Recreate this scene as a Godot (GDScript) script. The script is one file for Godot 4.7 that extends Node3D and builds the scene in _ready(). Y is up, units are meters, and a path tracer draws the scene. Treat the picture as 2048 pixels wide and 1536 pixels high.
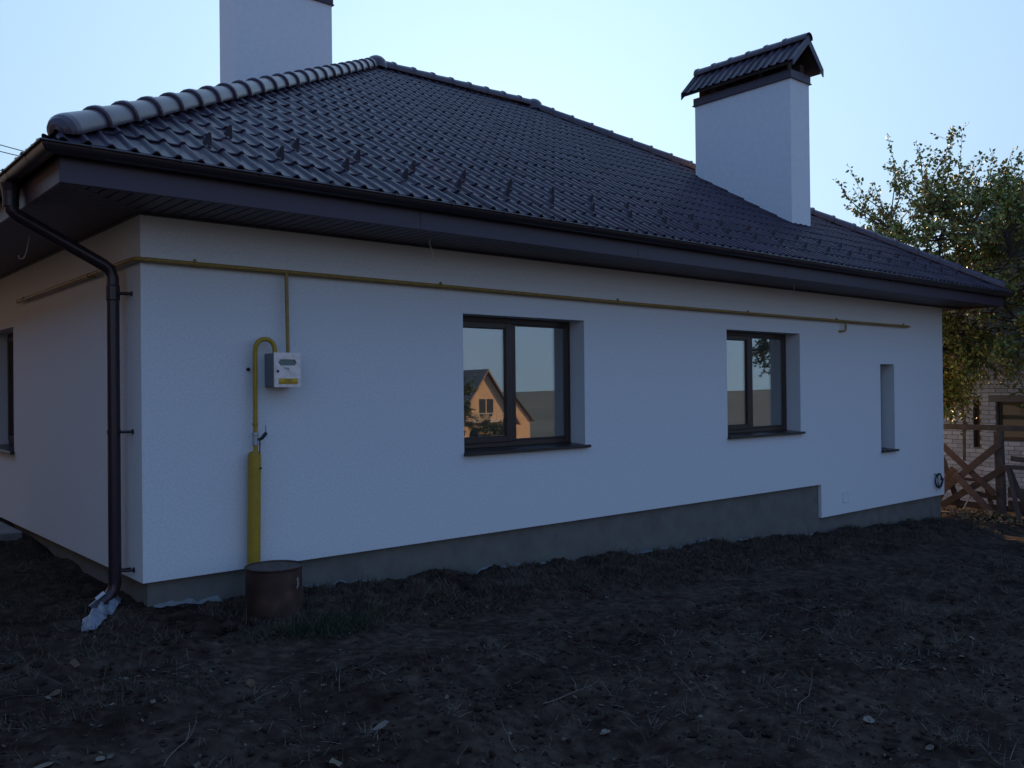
extends Node3D
# A white rendered bungalow with a dark tiled hip roof, seen against a low sun; bare garden soil in its shade.

const L := 14.63          # length of the long wall (x)
const DEPTH := 11.0       # depth of the house (-z)
const E := 0.85           # eave of the tiles beyond the walls
const YE := 3.262         # height of the tile plane at the eave
const YR := 7.03          # height of the ridge
const RUN := 6.35
const RUN_L := 6.52
const RUN_R := 6.17

var rng := RandomNumberGenerator.new()
var noise := FastNoiseLite.new()
var noise2 := FastNoiseLite.new()
var used := {}
var M := {}

# ---------------------------------------------------------------- mesh collecting
class MB:
	var v := PackedVector3Array()
	var n := PackedVector3Array()
	var c := PackedColorArray()
	var col := Color(1, 1, 1)
	var colored := false
	func tri(a: Vector3, b: Vector3, d: Vector3, na: Vector3, nb: Vector3, nd: Vector3) -> void:
		if (d - a).cross(b - a).dot(na + nb + nd) < 0.0:
			v.append_array([a, d, b]); n.append_array([na, nd, nb])
		else:
			v.append_array([a, b, d]); n.append_array([na, nb, nd])
		if colored:
			c.append_array([col, col, col])
	func flat(a: Vector3, b: Vector3, d: Vector3, out_n: Vector3) -> void:
		var k := (d - a).cross(b - a).normalized()
		if k.dot(out_n) < 0.0: k = -k
		tri(a, b, d, k, k, k)
	func quad(a: Vector3, b: Vector3, d: Vector3, e: Vector3, out_n: Vector3) -> void:
		flat(a, b, d, out_n); flat(a, d, e, out_n)
	func squad(a: Vector3, b: Vector3, d: Vector3, e: Vector3, na: Vector3, nb: Vector3, nd: Vector3, ne: Vector3) -> void:
		tri(a, b, d, na, nb, nd); tri(a, d, e, na, nd, ne)
	# box by two corners, edges chamfered by ch, placed by transform
	func box(lo: Vector3, hi: Vector3, ch := 0.0, t := Transform3D()) -> void:
		var m := (lo + hi) * 0.5
		var h := (hi - lo) * 0.5
		if ch <= 0.0:
			for ax in 3:
				for s in [-1.0, 1.0]:
					var nn := Vector3.ZERO; nn[ax] = s
					var p := []
					for q in [[-1, -1], [1, -1], [1, 1], [-1, 1]]:
						var k := Vector3.ZERO
						k[ax] = s * h[ax]; k[(ax + 1) % 3] = q[0] * h[(ax + 1) % 3]; k[(ax + 2) % 3] = q[1] * h[(ax + 2) % 3]
						p.append(t * (m + k))
					quad(p[0], p[1], p[2], p[3], t.basis * nn)
			return
		ch = minf(ch, minf(h.x, minf(h.y, h.z)) * 0.9)
		for ax in 3:
			for s in [-1.0, 1.0]:
				var nn := Vector3.ZERO; nn[ax] = s
				var p := []
				for q in [[-1, -1], [1, -1], [1, 1], [-1, 1]]:
					var k := Vector3.ZERO
					k[ax] = s * h[ax]; k[(ax + 1) % 3] = q[0] * (h[(ax + 1) % 3] - ch); k[(ax + 2) % 3] = q[1] * (h[(ax + 2) % 3] - ch)
					p.append(t * (m + k))
				quad(p[0], p[1], p[2], p[3], t.basis * nn)
		for ax in 3:
			var b := (ax + 1) % 3
			var d := (ax + 2) % 3
			for sb in [-1.0, 1.0]:
				for sd in [-1.0, 1.0]:
					var p := []
					for q in [[-1, 0], [1, 0], [1, 1], [-1, 1]]:
						var k := Vector3.ZERO
						k[ax] = q[0] * (h[ax] - ch)
						k[b] = sb * (h[b] - (ch if q[1] else 0.0)); k[d] = sd * (h[d] - (0.0 if q[1] else ch))
						p.append(t * (m + k))
					var nn := Vector3.ZERO; nn[b] = sb; nn[d] = sd
					quad(p[0], p[1], p[2], p[3], t.basis * nn)
		for sx in [-1.0, 1.0]:
			for sy in [-1.0, 1.0]:
				for sz in [-1.0, 1.0]:
					var s := Vector3(sx, sy, sz)
					flat(t * (m + s * (h - Vector3(0, ch, ch))), t * (m + s * (h - Vector3(ch, 0, ch))), t * (m + s * (h - Vector3(ch, ch, 0))), t.basis * s)
	# tube along points, radii per point
	func tube(pts: Array, radii: Array, sides := 10, caps := true) -> void:
		var rings := []
		var ups := []
		var u := Vector3.UP
		for i in pts.size():
			var dir: Vector3 = (pts[mini(i + 1, pts.size() - 1)] - pts[maxi(i - 1, 0)]).normalized()
			if i == 0:
				u = Vector3.UP if absf(dir.y) < 0.9 else Vector3.RIGHT
			u = (u - dir * u.dot(dir)).normalized()
			var w := dir.cross(u)
			var ring := []
			var nr := []
			for k in sides:
				var a := TAU * k / sides
				var o := u * cos(a) + w * sin(a)
				nr.append(o)
				ring.append(pts[i] + o * radii[mini(i, radii.size() - 1)])
			rings.append(ring); ups.append(nr)
		for i in pts.size() - 1:
			for k in sides:
				var k2 := (k + 1) % sides
				squad(rings[i][k], rings[i][k2], rings[i + 1][k2], rings[i + 1][k], ups[i][k], ups[i][k2], ups[i + 1][k2], ups[i + 1][k])
		if caps:
			for e in [0, pts.size() - 1]:
				var o: Vector3 = (pts[0] - pts[1]) if e == 0 else (pts[-1] - pts[-2])
				for k in sides:
					flat(pts[e], rings[e][k], rings[e][(k + 1) % sides], o)
	func lathe(prof: Array, at: Vector3, sides := 24) -> void:
		for i in prof.size() - 1:
			var a: Vector2 = prof[i]
			var b: Vector2 = prof[i + 1]
			var dn := Vector2(b.y - a.y, a.x - b.x)
			if dn.length() < 1e-6: continue
			dn = dn.normalized()
			for k in sides:
				var t0 := TAU * k / sides
				var t1 := TAU * (k + 1) / sides
				var d0 := Vector3(cos(t0), 0, sin(t0))
				var d1 := Vector3(cos(t1), 0, sin(t1))
				var n0 := d0 * dn.x + Vector3.UP * dn.y
				var n1 := d1 * dn.x + Vector3.UP * dn.y
				squad(at + d0 * a.x + Vector3.UP * a.y, at + d1 * a.x + Vector3.UP * a.y, at + d1 * b.x + Vector3.UP * b.y, at + d0 * b.x + Vector3.UP * b.y, n0, n1, n1, n0)
	func add(o: MB, t: Transform3D) -> void:
		var nb := t.basis.orthonormalized()
		for i in o.v.size():
			v.append(t * o.v[i]); n.append((nb * o.n[i]))
			if colored: c.append(o.c[i] if o.colored else col)
	func mesh() -> ArrayMesh:
		var arr := []
		arr.resize(Mesh.ARRAY_MAX)
		arr[Mesh.ARRAY_VERTEX] = v
		arr[Mesh.ARRAY_NORMAL] = n
		if colored: arr[Mesh.ARRAY_COLOR] = c
		var m := ArrayMesh.new()
		if v.size(): m.add_surface_from_arrays(Mesh.PRIMITIVE_TRIANGLES, arr)
		return m

# ---------------------------------------------------------------- helpers for nodes
func numbered(called: String) -> String:
	used[called] = used.get(called, 0) + 1
	return called if used[called] == 1 else "%s_%03d" % [called, used[called] - 1]

func tag(o: Node, label: String, category: String, group := "", kind := "") -> Node:
	if label: o.set_meta("label", label)
	if category: o.set_meta("category", category)
	if group: o.set_meta("group", group)
	if kind: o.set_meta("kind", kind)
	return o

func put(called: String, mesh: Mesh, m: Material, parent: Node = null, at := Transform3D()) -> MeshInstance3D:
	var o := MeshInstance3D.new()
	o.mesh = mesh
	o.material_override = m
	o.transform = at
	if parent == null:
		o.name = numbered(called); add_child(o)
	else:
		o.name = called; parent.add_child(o, true)
	return o

func obj(called: String, b: MB, m: Material, parent: Node = null) -> MeshInstance3D:
	return put(called, b.mesh(), m, parent)

func thing(called: String, label: String, category: String, at := Vector3.ZERO, group := "") -> Node3D:
	var o := Node3D.new()
	o.name = numbered(called); add_child(o); o.position = at
	tag(o, label, category, group)
	return o

func struct(o: Node) -> Node:
	o.set_meta("kind", "structure"); return o

func boxed(called: String, lo: Vector3, hi: Vector3, ch: float, m: Material, parent: Node) -> MeshInstance3D:
	var b := MB.new(); b.box(lo, hi, ch)
	return obj(called, b, m, parent)

func lin(r: float, g: float, b: float) -> Color:
	return Color(r, g, b).linear_to_srgb()

func mat(r: float, g: float, b: float, rough := 0.8, metal := 0.0, spec := 0.5) -> StandardMaterial3D:
	var m := StandardMaterial3D.new()
	m.albedo_color = lin(r, g, b); m.roughness = rough; m.metallic = metal; m.metallic_specular = spec
	return m

func noise_tex(sd: int, freq: float, octaves: int, ramp: Array, size := 512, kind := FastNoiseLite.TYPE_SIMPLEX_SMOOTH) -> NoiseTexture2D:
	var f := FastNoiseLite.new()
	f.seed = sd; f.frequency = freq; f.fractal_octaves = octaves; f.noise_type = kind
	if kind == FastNoiseLite.TYPE_CELLULAR: f.cellular_return_type = FastNoiseLite.RETURN_DISTANCE
	var t := NoiseTexture2D.new()
	t.width = size; t.height = size; t.seamless = true; t.noise = f; t.normalize = true
	if ramp:
		var g := Gradient.new()
		var offs := PackedFloat32Array()
		var cols := PackedColorArray()
		for k in ramp:
			offs.append(k[0]); cols.append(k[1])
		g.offsets = offs; g.colors = cols
		t.color_ramp = g
	return t

# a rough surface: colour grain from a ramp, relief from a second noise
func rough_mat(ramp: Array, scale: float, rough: float, bump_cm := 0.0, bump_freq := 0.05, bump_oct := 4, sd := 1, freq := 0.01) -> StandardMaterial3D:
	var m := StandardMaterial3D.new()
	m.roughness = rough
	m.albedo_texture = noise_tex(sd, freq, 5, ramp)
	m.uv1_triplanar = true; m.uv1_world_triplanar = true
	m.uv1_scale = Vector3.ONE * scale
	if bump_cm > 0.0:
		m.heightmap_enabled = true
		m.heightmap_scale = bump_cm
		m.heightmap_texture = noise_tex(sd + 50, bump_freq, bump_oct, [])
	return m

# ---------------------------------------------------------------- the sky and its light
const SUN_AZ := 40.0      # degrees from -z towards +x
const SUN_EL := 11.5

func sun_dir() -> Vector3:
	var a := deg_to_rad(SUN_AZ)
	var e := deg_to_rad(SUN_EL)
	return Vector3(sin(a) * cos(e), sin(e), -cos(a) * cos(e))

func sky_image() -> Image:
	var w := 512
	var h := 256
	var im := Image.create(w, h, false, Image.FORMAT_RGBF)
	var s := sun_dir()
	for y in h:
		var el := PI * (0.5 - (y + 0.5) / h)
		for x in w:
			var az := TAU * (x + 0.5) / w
			var d := Vector3(sin(az) * cos(el), sin(el), -cos(az) * cos(el))
			var g := acos(clampf(d.dot(s), -1, 1))
			var up := clampf(sin(el), 0.0, 1.0)
			var t := pow(1.0 - up, 3.0)
			var zen := Color(0.080, 0.235, 0.63)
			var hor := Color(0.195, 0.295, 0.425)
			var c := zen.lerp(hor, t)
			# clear-air brightening towards the sun, and the pink band opposite it
			var f := exp(-g * 1.25)
			c.r += 0.765 * f; c.g += 0.955 * f; c.b += 0.92 * f
			var anti := clampf(-d.dot(s), 0, 1) * exp(-pow((rad_to_deg(el) - 5.0) / 10.0, 2.0))
			c.r += 0.29 * anti; c.g += 0.28 * anti; c.b += 0.27 * anti
			im.set_pixel(x, y, c)
	return im

func _ready() -> void:
	rng.seed = 7
	noise.seed = 3; noise.frequency = 1.0; noise.fractal_octaves = 4
	noise2.seed = 9; noise2.frequency = 1.0; noise2.fractal_octaves = 2
	var cam := Camera3D.new()
	cam.name = "camera"
	cam.position = Vector3(-2.426, 1.533, 7.409)
	cam.rotation = Vector3(0.0063, -0.7106, -0.0109)
	cam.fov = 46.63
	cam.near = 0.05; cam.far = 6000.0
	cam.current = true
	add_child(cam)
	var env := Environment.new()
	env.background_mode = Environment.BG_SKY
	var sky := Sky.new()
	var pano := PanoramaSkyMaterial.new()
	pano.panorama = ImageTexture.create_from_image(sky_image())
	sky.sky_material = pano
	env.sky = sky
	env.tonemap_mode = Environment.TONE_MAPPER_LINEAR
	env.tonemap_exposure = 1.0
	env.sdfgi_enabled = true; env.ssao_enabled = true; env.ssil_enabled = true
	var we := WorldEnvironment.new()
	we.name = "environment"
	we.environment = env
	add_child(we)
	var sun := DirectionalLight3D.new()
	sun.name = "sun"
	sun.light_color = Color(1.0, 0.80, 0.56)
	sun.light_energy = 1.5
	sun.light_angular_distance = 0.5
	sun.shadow_enabled = true
	sun.basis = Basis.looking_at(-sun_dir())
	add_child(sun)
	materials()
	ground()
	house()
	gas()
	garden()
	neighbours()
	litter()
	trees()

func materials() -> void:
	M.plaster = rough_mat([[0.0, lin(0.67, 0.68, 0.685)], [0.5, lin(0.735, 0.745, 0.75)], [1.0, lin(0.80, 0.81, 0.815)]], 1.1, 0.95, 0.0, 0.22, 2, 11, 0.06)
	M.chimney = rough_mat([[0.0, lin(0.76, 0.755, 0.765)], [0.5, lin(0.79, 0.785, 0.795)], [1.0, lin(0.82, 0.82, 0.83)]], 0.5, 0.95, 0.0, 0.11, 2, 12, 0.03)
	M.plinth = rough_mat([[0.0, lin(0.122, 0.114, 0.098)], [0.5, lin(0.150, 0.141, 0.122)], [1.0, lin(0.18, 0.17, 0.148)]], 0.45, 0.95, 0.0, 0.10, 3, 13, 0.012)
	M.mortar = rough_mat([[0.0, lin(0.15, 0.155, 0.155)], [1.0, lin(0.30, 0.305, 0.31)]], 1.5, 0.95, 0.0, 0.05, 3, 14)
	M.inside = mat(0.45, 0.44, 0.42, 0.9)
	M.fascia = mat(0.050, 0.031, 0.056, 0.42)
	M.soffit = mat(0.060, 0.046, 0.070, 0.5)
	M.gutter = mat(0.033, 0.022, 0.030, 0.3)
	M.pvc = mat(0.040, 0.021, 0.018, 0.4)
	M.sill = mat(0.028, 0.022, 0.022, 0.33)
	M.deck = mat(0.03, 0.025, 0.02, 0.9)
	M.tiles = []
	for k in 4:
		var q: float = [1.0, 0.82, 1.18, 1.0][k]
		var w: float = [1.0, 1.0, 1.0, 1.25][k]
		var m := rough_mat([[0.0, lin(0.032 * q, 0.023 * q, 0.035 * q)], [0.55, lin(0.047 * q * w, 0.033 * q, 0.049 * q)], [1.0, lin(0.064 * q * w, 0.046 * q, 0.064 * q)]], 0.9, 0.31, 0.0, 0.08, 3, 20 + k, 0.015)
		m.metallic_specular = 0.22
		M.tiles.append(m)
	M.cap = rough_mat([[0.0, lin(0.050, 0.036, 0.050)], [0.5, lin(0.076, 0.054, 0.073)], [1.0, lin(0.105, 0.078, 0.098)]], 1.1, 0.3, 0.0, 0.08, 3, 31, 0.015)
	M.guard = mat(0.045, 0.035, 0.05, 0.4)
	M.yellow = rough_mat([[0.0, lin(0.38, 0.235, 0.018)], [0.6, lin(0.44, 0.275, 0.02)], [1.0, lin(0.47, 0.30, 0.025)]], 0.7, 0.42, 0.0, 0.05, 2, 41, 0.02)
	M.ochre = rough_mat([[0.0, lin(0.24, 0.145, 0.03)], [0.6, lin(0.34, 0.21, 0.045)], [1.0, lin(0.40, 0.27, 0.06)]], 2.0, 0.45, 0.0, 0.05, 2, 42, 0.02)
	M.zinc = mat(0.45, 0.46, 0.47, 0.45, 0.8)
	M.rail_tin = mat(0.55, 0.53, 0.53, 0.5, 0.2)
	M.black = mat(0.012, 0.012, 0.014, 0.45)
	M.white_pvc = mat(0.55, 0.55, 0.55, 0.5)
	M.rust = rough_mat([[0.0, lin(0.020, 0.0095, 0.007)], [0.45, lin(0.044, 0.0195, 0.013)], [0.75, lin(0.065, 0.032, 0.021)], [1.0, lin(0.14, 0.065, 0.04)]], 0.8, 0.62, 0.15, 0.05, 4, 43, 0.012)
	M.rust_top = rough_mat([[0.0, lin(0.05, 0.035, 0.030)], [0.5, lin(0.085, 0.058, 0.048)], [1.0, lin(0.15, 0.11, 0.095)]], 2.2, 0.7, 0.2, 0.05, 4, 44, 0.012)
	M.soil = rough_mat([[0.0, lin(0.034, 0.0235, 0.018)], [0.45, lin(0.066, 0.045, 0.034)], [0.75, lin(0.094, 0.066, 0.051)], [1.0, lin(0.14, 0.102, 0.08)]], 0.75, 1.0, 2.0, 0.02, 5, 45, 0.02)
	M.soil.vertex_color_use_as_albedo = true; M.soil.metallic_specular = 0.12
	M.field = mat(1, 1, 1, 1.0, 0.0, 0.1); M.field.vertex_color_use_as_albedo = true
	M.clod = rough_mat([[0.0, lin(0.020, 0.0145, 0.012)], [0.5, lin(0.039, 0.028, 0.022)], [1.0, lin(0.060, 0.044, 0.035)]], 2.0, 1.0, 0.5, 0.05, 4, 46, 0.02)
	M.clod.metallic_specular = 0.1
	M.straw = mat(1, 1, 1, 0.85); M.straw.vertex_color_use_as_albedo = true
	M.blade = mat(1, 1, 1, 0.75); M.blade.vertex_color_use_as_albedo = true; M.blade.backlight = Color(0.4, 0.4, 0.4)
	M.leaf = mat(1, 1, 1, 0.42); M.leaf.vertex_color_use_as_albedo = true; M.leaf.backlight = Color(1.0, 1.0, 0.7)
	M.bark = rough_mat([[0.0, lin(0.035, 0.028, 0.024)], [1.0, lin(0.11, 0.09, 0.075)]], 2.5, 0.95, 0.8, 0.04, 4, 47)
	M.concrete = rough_mat([[0.0, lin(0.16, 0.155, 0.15)], [1.0, lin(0.27, 0.26, 0.25)]], 0.8, 0.95, 0.3, 0.06, 4, 48)
	M.pane = mat(0.9, 0.95, 0.95, 0.0)
	M.pane.transparency = BaseMaterial3D.TRANSPARENCY_ALPHA
	M.pane.albedo_color.a = 0.06
	M.coated = mat(0.97, 1.0, 1.0, 0.0)
	M.coated.transparency = BaseMaterial3D.TRANSPARENCY_ALPHA
	M.coated.albedo_color.a = 0.02
	M.coated.refraction_enabled = true
	M.coated.refraction_scale = 0.12
	M.bricks = []
	for k in 4:
		var q: float = [1.0, 0.86, 1.12, 0.95][k]
		M.bricks.append(rough_mat([[0.0, lin(0.44 * q, 0.46 * q, 0.52 * q)], [1.0, lin(0.55 * q, 0.57 * q, 0.63 * q)]], 2.0, 0.95, 0.0, 0.05, 3, 60 + k))
	M.joint = mat(0.20, 0.19, 0.18, 0.95)
	M.sand = rough_mat([[0.0, lin(0.50, 0.41, 0.30)], [1.0, lin(0.62, 0.52, 0.39)]], 0.4, 0.95, 0.0, 0.05, 3, 84)
	M.woods = []
	for k in 3:
		var q: float = [1.0, 0.75, 1.3][k]
		M.woods.append(rough_mat([[0.0, lin(0.066 * q, 0.045 * q, 0.038 * q)], [1.0, lin(0.115 * q, 0.08 * q, 0.067 * q)]], 1.2, 0.9, 0.0, 0.05, 4, 70 + k))
	M.grey_wood = rough_mat([[0.0, lin(0.05, 0.042, 0.038)], [1.0, lin(0.11, 0.09, 0.08)]], 1.2, 0.9, 0.0, 0.05, 4, 75)

# ---------------------------------------------------------------- ground
func base_h(x: float, z: float) -> float:
	var h := -0.25 - 0.053 * clampf(x, -2.0, 1e6)
	if x > 30.0: h += 0.0
	h -= 0.02 * clampf(z, 0.0, 400.0)
	h += 0.032 * clampf(-z, 0.0, 6.0) * clampf((6.0 - x) / 6.0, 0.0, 1.0)
	# beyond the hillside the land levels out into a wide plain
	var r := Vector2(x, z).length()
	return maxf(h, -17.0 - 0.002 * r) + 26.0 * smoothstep(350.0, 2200.0, r) * (0.35 + noise2.get_noise_2d(x * 0.0022, z * 0.0022))

func ground_h(x: float, z: float) -> float:
	var h := base_h(x, z)
	if x < -12 or x > 26 or z < -8 or z > 12:
		return h
	var bank := 1.0 - smoothstep(0.95, 1.45, z + 0.18 * noise2.get_noise_2d(x * 1.1, 3.0))
	if x < -0.5: bank *= 0.0
	bank *= smoothstep(-0.5, 0.6, x)
	var path := smoothstep(1.2, 1.5, z) * (1.0 - smoothstep(1.9, 2.35, z + 0.25 * noise2.get_noise_2d(x * 0.5, 9.0))) * smoothstep(-1.5, 0.5, x)
	var rough := 1.0 - 0.8 * path
	h += bank * (0.055 + 0.05 * noise.get_noise_2d(x * 2.3, z * 2.3)) - 0.02 * path
	h += rough * (0.075 * noise.get_noise_2d(x * 1.0 + 40.0, z * 1.0) + 0.028 * noise.get_noise_2d(x * 5.0, z * 5.0 + 20.0))
	var fine := noise.get_noise_2d(x * 14.0 + 7.0, z * 14.0)
	h += rough * 0.020 * maxf(fine, -0.25) 
	return h

func spread(a: float, b: float, step: float, far: float) -> PackedFloat32Array:
	var out := PackedFloat32Array()
	var lo := []
	var x := a
	var s := step
	while x > -far:
		s *= 1.16
		x -= s
		lo.append(x)
	lo.reverse()
	for k in lo: out.append(k)
	x = a
	while x < b:
		out.append(x); x += step
	s = step
	while x < far:
		out.append(x)
		s *= 1.16
		x += s
	return out

func ground() -> void:
	var xs := spread(-3.5, 15.0, 0.05, 3500.0)
	var zs := spread(-1.2, 6.3, 0.04, 3500.0)
	var nx := xs.size()
	var nz := zs.size()
	var v := PackedVector3Array()
	var n := PackedVector3Array()
	var c := PackedColorArray()
	var ix := PackedInt32Array()
	v.resize(nx * nz); n.resize(nx * nz); c.resize(nx * nz)
	for j in nz:
		for i in nx:
			v[j * nx + i] = Vector3(xs[i], ground_h(xs[i], zs[j]), zs[j])
	for j in nz:
		for i in nx:
			var a := v[j * nx + maxi(i - 1, 0)]
			var b := v[j * nx + mini(i + 1, nx - 1)]
			var d := v[maxi(j - 1, 0) * nx + i]
			var e := v[mini(j + 1, nz - 1) * nx + i]
			n[j * nx + i] = (e - d).cross(b - a).normalized()
			var p := v[j * nx + i]
			# soil: damp and dry patches; beyond the plot: a patchwork of meadow and stubble
			if absf(p.x - 8.0) < 30.0 and absf(p.z) < 26.0:
				var dry := clampf(0.62 + 0.40 * noise.get_noise_2d(p.x * 0.9 + 11.0, p.z * 1.2) + 0.35 * noise.get_noise_2d(p.x * 4.0, p.z * 5.0 + 31.0), 0.3, 1.0)
				# the strip trodden along the house is compacted and dry
				var tr := smoothstep(1.2, 1.5, p.z) * (1.0 - smoothstep(1.9, 2.35, p.z + 0.25 * noise2.get_noise_2d(p.x * 0.5, 9.0))) * smoothstep(-1.5, 0.5, p.x)
				dry = clampf(dry + 0.28 * tr * (0.7 + noise.get_noise_2d(p.x * 3.0, p.z * 6.0)), 0.3, 1.0)
				c[j * nx + i] = Color(dry, dry, dry)
			else:
				var patchy := 0.5 + 0.5 * noise2.get_noise_2d(p.x * 0.006, p.z * 0.006)
				c[j * nx + i] = Color(0.17, 0.16, 0.105).lerp(Color(0.29, 0.25, 0.18), patchy)
	var plot := PackedInt32Array()
	for j in nz - 1:
		for i in nx - 1:
			var a := j * nx + i
			var near := absf(xs[i] - 8.0) < 29.0 and absf(xs[i + 1] - 8.0) < 29.0 and absf(zs[j]) < 25.0 and absf(zs[j + 1]) < 25.0
			if near: plot.append_array([a, a + 1, a + nx, a + 1, a + nx + 1, a + nx])
			else: ix.append_array([a, a + 1, a + nx, a + 1, a + nx + 1, a + nx])
	for part in 2:
		var arr := []
		arr.resize(Mesh.ARRAY_MAX)
		arr[Mesh.ARRAY_VERTEX] = v; arr[Mesh.ARRAY_NORMAL] = n; arr[Mesh.ARRAY_COLOR] = c; arr[Mesh.ARRAY_INDEX] = [plot, ix][part]
		var m := ArrayMesh.new()
		m.add_surface_from_arrays(Mesh.PRIMITIVE_TRIANGLES, arr)
		struct(put(["ground", "fields"][part], m, [M.soil, M.field][part]))

# ---------------------------------------------------------------- the house
# a wall face with rectangular openings: u runs along dir, y up; holes are [u0, u1, y0, y1]
func wall_face(b: MB, o: Vector3, dir: Vector3, outn: Vector3, u0: float, u1: float, low: float, low2: float, step_u: float, top: float, holes: Array, reveal: float) -> void:
	var us := [u0, u1, step_u]
	var ys := [low, low2, top]
	for h in holes:
		us.append_array([h[0], h[1]]); ys.append_array([h[2], h[3]])
	us.sort(); ys.sort()
	for i in us.size() - 1:
		for j in ys.size() - 1:
			if us[i + 1] - us[i] < 1e-4 or ys[j + 1] - ys[j] < 1e-4: continue
			var mu: float = (us[i] + us[i + 1]) * 0.5
			var my: float = (ys[j] + ys[j + 1]) * 0.5
			if my < (low if mu < step_u else low2): continue
			var skip := false
			for h in holes:
				if mu > h[0] and mu < h[1] and my > h[2] and my < h[3]: skip = true
			if skip: continue
			b.quad(o + dir * us[i] + Vector3.UP * ys[j], o + dir * us[i + 1] + Vector3.UP * ys[j], o + dir * us[i + 1] + Vector3.UP * ys[j + 1], o + dir * us[i] + Vector3.UP * ys[j + 1], outn)
	var back := -outn * reveal
	for h in holes:
		var p := [o + dir * h[0] + Vector3.UP * h[2], o + dir * h[1] + Vector3.UP * h[2], o + dir * h[1] + Vector3.UP * h[3], o + dir * h[0] + Vector3.UP * h[3]]
		var ns := [Vector3.UP, -dir, Vector3.DOWN, dir]
		for k in 4:
			b.quad(p[k], p[(k + 1) % 4], p[(k + 1) % 4] + back, p[k] + back, ns[k])

var W1 := [3.28, 5.08, 0.872, 2.338]
var W2 := [7.88, 9.73, 0.845, 2.336]
var W3 := [12.23, 12.72, 0.425, 1.90]
var WL := [-6.0, -4.52, 0.86, 2.35]

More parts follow.
